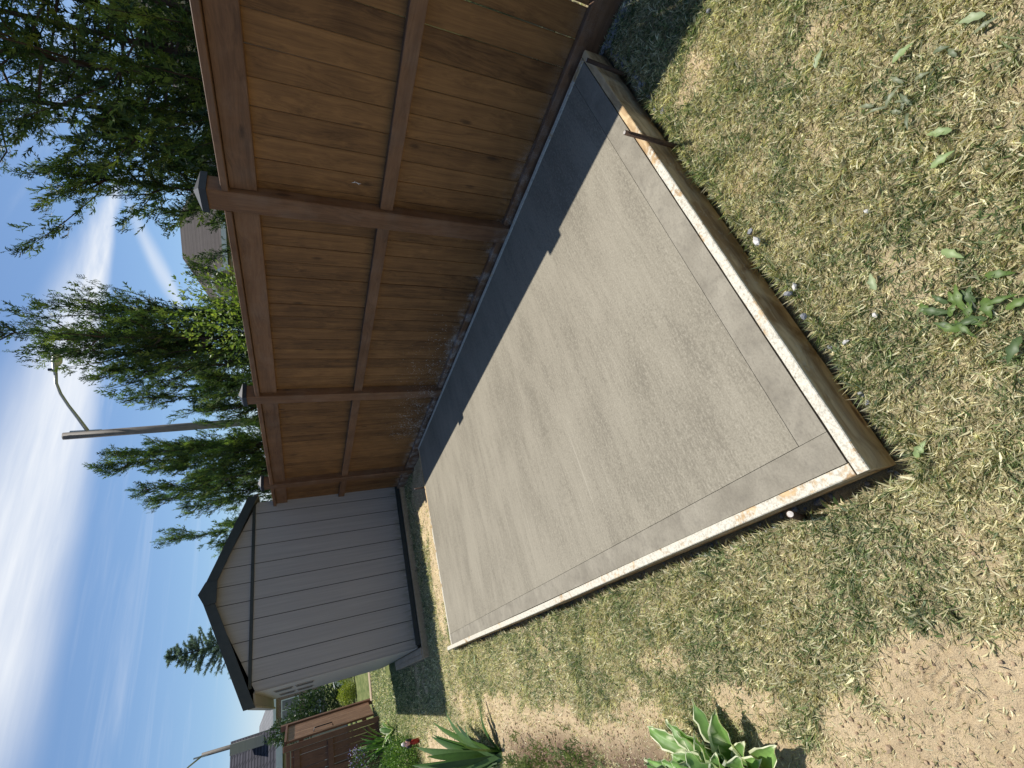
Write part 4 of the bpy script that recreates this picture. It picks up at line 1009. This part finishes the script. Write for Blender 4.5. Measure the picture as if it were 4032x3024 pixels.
# variegated hosta
def hosta_leaf(base, tip, width, parent, fold=0.35, droop=0.05, roll=0.0):
    b, t = Vector(base), Vector(tip); h = t-b
    side = Vector((-h.y, h.x, 0)).normalized(); side = (side*math.cos(roll)+Vector((0, 0, 1))*math.sin(roll))
    nrm = side.cross(h.normalized());  nrm = nrm if nrm.z > 0 else -nrm
    us = [0, .06, .14, .24, .36, .48, .60, .72, .82, .90, .96, 1.0]
    ws = [-1, -.84, -.80, -.45, -.05, .05, .45, .80, .84, 1]
    v, c = [], []
    G = np.array(random.choice([(0.12, 0.22, 0.055), (0.15, 0.26, 0.07), (0.09, 0.17, 0.045)])); Wt = np.array((0.70, 0.72, 0.50))
    ph = random.uniform(0, 6)
    for u in us:
        p = b.lerp(t, u)+Vector((0, 0, 1))*droop*4*u*(1-u)
        wv = width*0.5*(math.sin(math.pi*min(1, u**0.72))**0.8 if 0 < u < 1 else 0.02)
        for w in ws:
            rip = 0.010*math.sin(u*20+ph+w*2)*abs(w)
            vein = 0.0015*math.sin(w*24)
            v.append(p+side*wv*w+nrm*(abs(w)**1.3*wv*fold+rip+vein))
            marg = abs(w) > 0.82 or u > 0.95 or (random.random() < 0.05 and abs(w) > 0.4)
            c.append(Wt if marg else G*(0.65+0.6*(0.5+0.5*math.cos(w*14)))*(1.3 if abs(w) < .08 else 1))
    k = len(ws)
    f = [(i*k+j, i*k+j+1, (i+1)*k+j+1, (i+1)*k+j) for i in range(len(us)-1) for j in range(k-1)]
    return part_world('leaf', [tuple(q) for q in v], np.array(f), M_leafy, parent, np.array(c), True)
ho = thing('hosta_plant', (-0.70, 1.95, -0.12), 'hosta with broad green leaves edged in cream at the lawn edge', 'plant')
for (tx, ty, tz, w) in ((-0.352, 1.83, .10, .085), (-0.385, 1.70, .12, .095), (-0.420, 2.03, .12, .07), (-0.452, 2.22, .10, .065), (-0.45, 1.99, .11, .065), (-0.475, 1.61, .13, .095), (-0.50, 1.52, .08, .085),
                     (-0.505, 1.74, .15, .085), (-0.56, 2.26, .14, .06), (-0.52, 1.86, .18, .075), (-0.55, 1.66, .20, .085), (-0.55, 2.1, .17, .075), (-0.62, 1.5, .15, .09), (-0.58, 1.95, .24, .08), (-0.62, 1.72, .25, .09),
                     (-0.66, 2.2, .2, .08), (-0.72, 1.5, .18, .09), (-0.7, 1.9, .28, .09), (-0.85, 1.7, .22, .09), (-0.9, 2.0, .2, .09), (-0.8, 2.25, .18, .09), (-0.9, 2.2, .1, .09)):
    kz = min(tz, 0.11)*0.85; sc3 = (1.5-(tz-kz))/(1.5-tz); tv = Vector((tx*sc3, ty*sc3, tz-kz)); d = (tv-Vector((-0.70, 1.90, -0.10)))
    b_ = tv-d.normalized()*min(0.23, d.length*0.85)
    m = MB(); m.tube([(-0.70+random.uniform(-.03, .03), 1.90+random.uniform(-.04, .04), -0.13), tuple(b_+d.normalized()*0.02)], [0.006, 0.004], 5, False); m.build('leaf_stalk', M_stalk, ho)
    hosta_leaf(b_, tv, w*1.25, ho, random.uniform(.3, .8), 0.02, random.uniform(-.35, .35))
for i in range(16):
    a = random.uniform(-1.3, 1.3); rr = random.uniform(0.10, 0.24); tv = Vector((-0.70+math.cos(a)*rr, 1.90+math.sin(a)*rr*1.5, random.uniform(0.02, 0.26))); cb = Vector((-0.70, 1.90, -0.10)); d = tv-cb
    hosta_leaf(tv-d.normalized()*min(0.20, d.length*0.9), tv, random.uniform(.09, .13), ho, random.uniform(.3, .7), 0.03, random.uniform(-.5, .5))
h2 = thing('hosta_plant', (-0.72, 11.3, -0.08), 'small far hosta with a few broad leaves near the gate', 'plant')
for i in range(10):
    a = random.uniform(0, 6.28); hosta_leaf((-0.74, 11.3, -0.06), (-0.74+math.cos(a)*0.22, 11.3+math.sin(a)*0.22, random.uniform(.0, .22)), 0.13, h2, 0.3, 0.05)
# bright green low shrub, flower shrub, sprigs at the picture's edge
shrub('boxwood_shrub', (-1.12, 9.6, 0.12), (0.36, 0.75, 0.34), 0.035, 7500, BG, 'bright green rounded shrub between the strap leaved plants', 'shrub', 0.3)
sh = shrub('flowering_shrub', (-1.22, 12.2, 0.40), (0.35, 0.4, 0.42), 0.04, 1800, DG+BG[:1], 'dark leaved shrub with violet flowers before the far fence', 'shrub', 0.3)
leaf_cloud('flowers', 130, (-1.12, 12.0, 0.62), (0.28, 0.3, 0.2), 0.035, [(0.25, 0.22, 0.55), (0.35, 0.32, 0.62)], sh)
def sprig(cx_, cy_, n, h, label):
    t = thing('cedar_seedling', (cx_, cy_, -0.12), label, 'plant', 'small cedar sprigs in the bed')
    P_ = np.array([(cx_+random.gauss(0, .10), cy_+random.gauss(0, .22), -0.12+random.uniform(0, h)) for _ in range(n)])
    D_ = rng.normal(size=(n, 3))*0.4+np.array([0.35, 0, 1.0])
    v, f, c = place_fronds(FRF, P_, D_, rng.uniform(0.06, 0.12, n), np.array([(0.16, 0.22, 0.07), (0.11, 0.17, 0.05), (0.21, 0.27, 0.10)])[rng.integers(0, 3, n)])
    part_world('foliage', v, f, M_cedar, t, c)
    m = MB(); m.tube([(cx_, cy_, -0.14), (cx_, cy_, -0.12+h*0.7)], [0.006, 0.003], 5, False); m.build('stem', M_bark, t)
sprig(-0.83, 4.15, 130, 0.16, 'pale green cedar sprigs at the edge of the bed by the strap leaves')
sprig(-0.80, 3.45, 90, 0.10, 'sparser cedar sprigs at the edge of the dark soil')
# little ornament on a stick
M_or1 = simple('ornament_white', (0.75, 0.72, 0.70), (0.6, 0.55, 0.52), 40, 0.5); M_or2 = simple('ornament_red', (0.42, 0.04, 0.03), (0.3, 0.03, 0.02), 30, 0.5); M_or3 = simple('ornament_pink', (0.75, 0.45, 0.40), (0.65, 0.35, 0.32), 30, 0.5)
orn = thing('garden_ornament', (-0.83, 9.0, -0.09), 'small white, black and red garden figurine beside the bright green shrub', 'ornament')
m = MB(); m.tube([(-0.83, 9.0, -0.09), (-0.83, 9.0, 0.02), (-0.83, 9.0, 0.07)], [0.036, 0.036, 0.022], 10); m.build('red_base', M_or2, orn, True)
m = MB(); m.tube([(-0.83, 9.0, 0.07), (-0.825, 9.0, 0.11), (-0.82, 9.0, 0.15)], [0.032, 0.042, 0.03], 10); m.build('body', M_or3, orn, True)
m = MB(); m.tube([(-0.82, 9.0, 0.15), (-0.815, 9.0, 0.17), (-0.81, 9.0, 0.20)], [0.028, 0.032, 0.01], 10); m.build('head', M_or1, orn, True)
m = MB(); m.tube([(-0.865, 8.97, 0.05), (-0.87, 8.96, 0.13)], [0.02, 0.012], 8); m.tube([(-0.79, 8.97, 0.05), (-0.775, 8.96, 0.13)], [0.02, 0.012], 8); m.build('wings', M_cap, orn, True)
# far garden: low edging, hedge, yellow cedar, dark conifers
M_edge = simple('pale_edging', (0.42, 0.33, 0.23), (0.30, 0.23, 0.16), 9, 0.9)
props(box('garden_edging', (-0.22, 15.05, -0.13), (3.6, 15.35, -0.04), M_edge, None, 0.02), 'pale low edging strip across the far lawn', 'edging')
shrub('conifer_shrub', (0.05, 21.5, 1.05), (0.62, 0.5, 1.15), 0.13, 3000, DG, 'dark green conifer shrub behind the open gate', 'shrub', 0.3, 0.35)
shrub('conifer_shrub', (-0.45, 24.0, 2.0), (0.5, 0.6, 1.0), 0.14, 1900, DG, 'taller dark conifer between the far houses', 'shrub', 0.25, 0.3)
shrub('golden_cedar', (0.15, 20.3, 0.18), (0.33, 0.3, 0.36), 0.05, 2400, [(0.30, 0.34, 0.04), (0.42, 0.44, 0.06), (0.18, 0.24, 0.04)], 'low golden yellow cedar in the far garden bed', 'shrub', 0.3)
shrub('golden_cedar', (0.75, 20.6, 0.22), (0.3, 0.3, 0.34), 0.05, 1700, [(0.24, 0.30, 0.04), (0.34, 0.38, 0.06), (0.14, 0.20, 0.04)], 'golden cedar right beside the shed wall, half hidden by it', 'shrub', 0.3)
shrub('conifer_shrub', (-1.75, 17.5, 2.35), (0.28, 0.4, 0.7), 0.09, 900, YG, 'light green treetop above the far fence at the picture edge', 'shrub', 0.3, 0.25)
props(box('garden_bench', (0.55, 27.0, -0.12), (1.1, 27.5, 0.35), M_white, None, 0.03), 'white box seat on the far lawn', 'bench')

# ------------------------------------------------------------------ weeds and fallen leaves on the lawn
wd2 = thing('dandelion_weed', (0.42, 0.36, -0.12), 'broad leaved green weed growing flat in the lawn', 'weed')
def flat_leaf(base, ang, L, w, col, parent, name='leaf', lift=0.25):
    d = Vector((math.cos(ang), math.sin(ang), 0)); s = Vector((-d.y, d.x, 0)); v, c = [], []
    for i in range(7):
        u = i/6; p = Vector(base)+d*L*u+Vector((0, 0, lift*L*4*u*(1-u)*0.6+0.004)); ww = w*0.5*math.sin(math.pi*min(1, 0.08+0.9*u**0.8))*(1+0.25*math.sin(i*2.6))
        for q in (-1, 0, 1): v.append(p+s*ww*q+Vector((0, 0, abs(q)*ww*random.uniform(.1, .6)))); c.append(np.array(col)*(1.25 if q == 0 else 1))
    f = [(i*3+j, i*3+j+1, i*3+j+4, i*3+j+3) for i in range(6) for j in range(2)]
    return part_world(name, [tuple(q) for q in v], np.array(f), M_leafy, parent, np.array(c), True)
for i in range(22):
    a = random.uniform(0, 6.28); bx_, by_ = 0.42+random.gauss(0, .05), 0.37+random.gauss(0, .045)
    flat_leaf((bx_, by_, gl(bx_, by_)+0.012), a, random.uniform(.035, .075), random.uniform(.012, .024), random.choice([(0.085, 0.14, 0.03), (0.07, 0.11, 0.04), (0.11, 0.17, 0.04)]), wd2)
w3 = thing('dandelion_weed', (1.02, 0.12, -0.12), 'wilted grey green weed rosette lying in the trampled lawn', 'weed')
for i in range(13):
    a = random.uniform(0, 6.28); bx_, by_ = 1.02+random.gauss(0, .05), 0.13+random.gauss(0, .05)
    flat_leaf((bx_, by_, gl(bx_, by_)+0.01), a, random.uniform(.03, .065), random.uniform(.008, .014), random.choice([(0.13, 0.155, 0.09), (0.18, 0.20, 0.12)]), w3)
labs = [((1.135, .105), 'long pale green fallen leaf near the trampled weed'), ((1.02, -.055), 'pale fallen leaf at the picture corner'), ((0.16, .69), 'grey fallen leaf on the lawn by the form corner'), ((0.62, .50), 'curled grey green leaf in the dry grass patch'),
        ((0.845, .14), 'light green fallen leaf alone on dry grass'), ((0.80, .22), 'second light green leaf beside the lone one'), ((0.04, 5.2), 'pale leaf lying near the far end of the left form board'), ((0.60, .33), 'dull olive leaf close to the green weed'), ((1.36, .22), 'small pale leaf in the sunny lawn near the fence shadow')]
for i, ((x, y), lab) in enumerate(labs):
    L = 0.055 if y < 4 else 0.12
    o = flat_leaf((x, y, gl(x, y)+0.015), random.uniform(0, 6.28), L, 0.021 if y < 4 else .035, random.choice([(0.26, 0.31, 0.17), (0.20, 0.22, 0.17), (0.22, 0.29, 0.12)]), None, 'fallen_leaf', 0.15)
    props(o, lab, 'leaf', 'leaves lying on the lawn')

# scrap of white web fluff caught on the fence near the first capped post
wf = thing('web_fluff', (2.775, 1.86, 1.13), 'tiny scrap of white fluff stuck to the fence boards above the middle rail', 'fluff')
m = MB()
for i in range(5):
    a = random.uniform(0, 6.28); c_ = Vector((2.776, 1.86+random.gauss(0, .004), 1.13+random.gauss(0, .006))); e_ = c_+Vector((-0.004, math.cos(a)*0.014, math.sin(a)*0.02))
    m.tube([c_, e_], [0.0028, 0.0006], 4)
m.build('strand', M_white, wf)
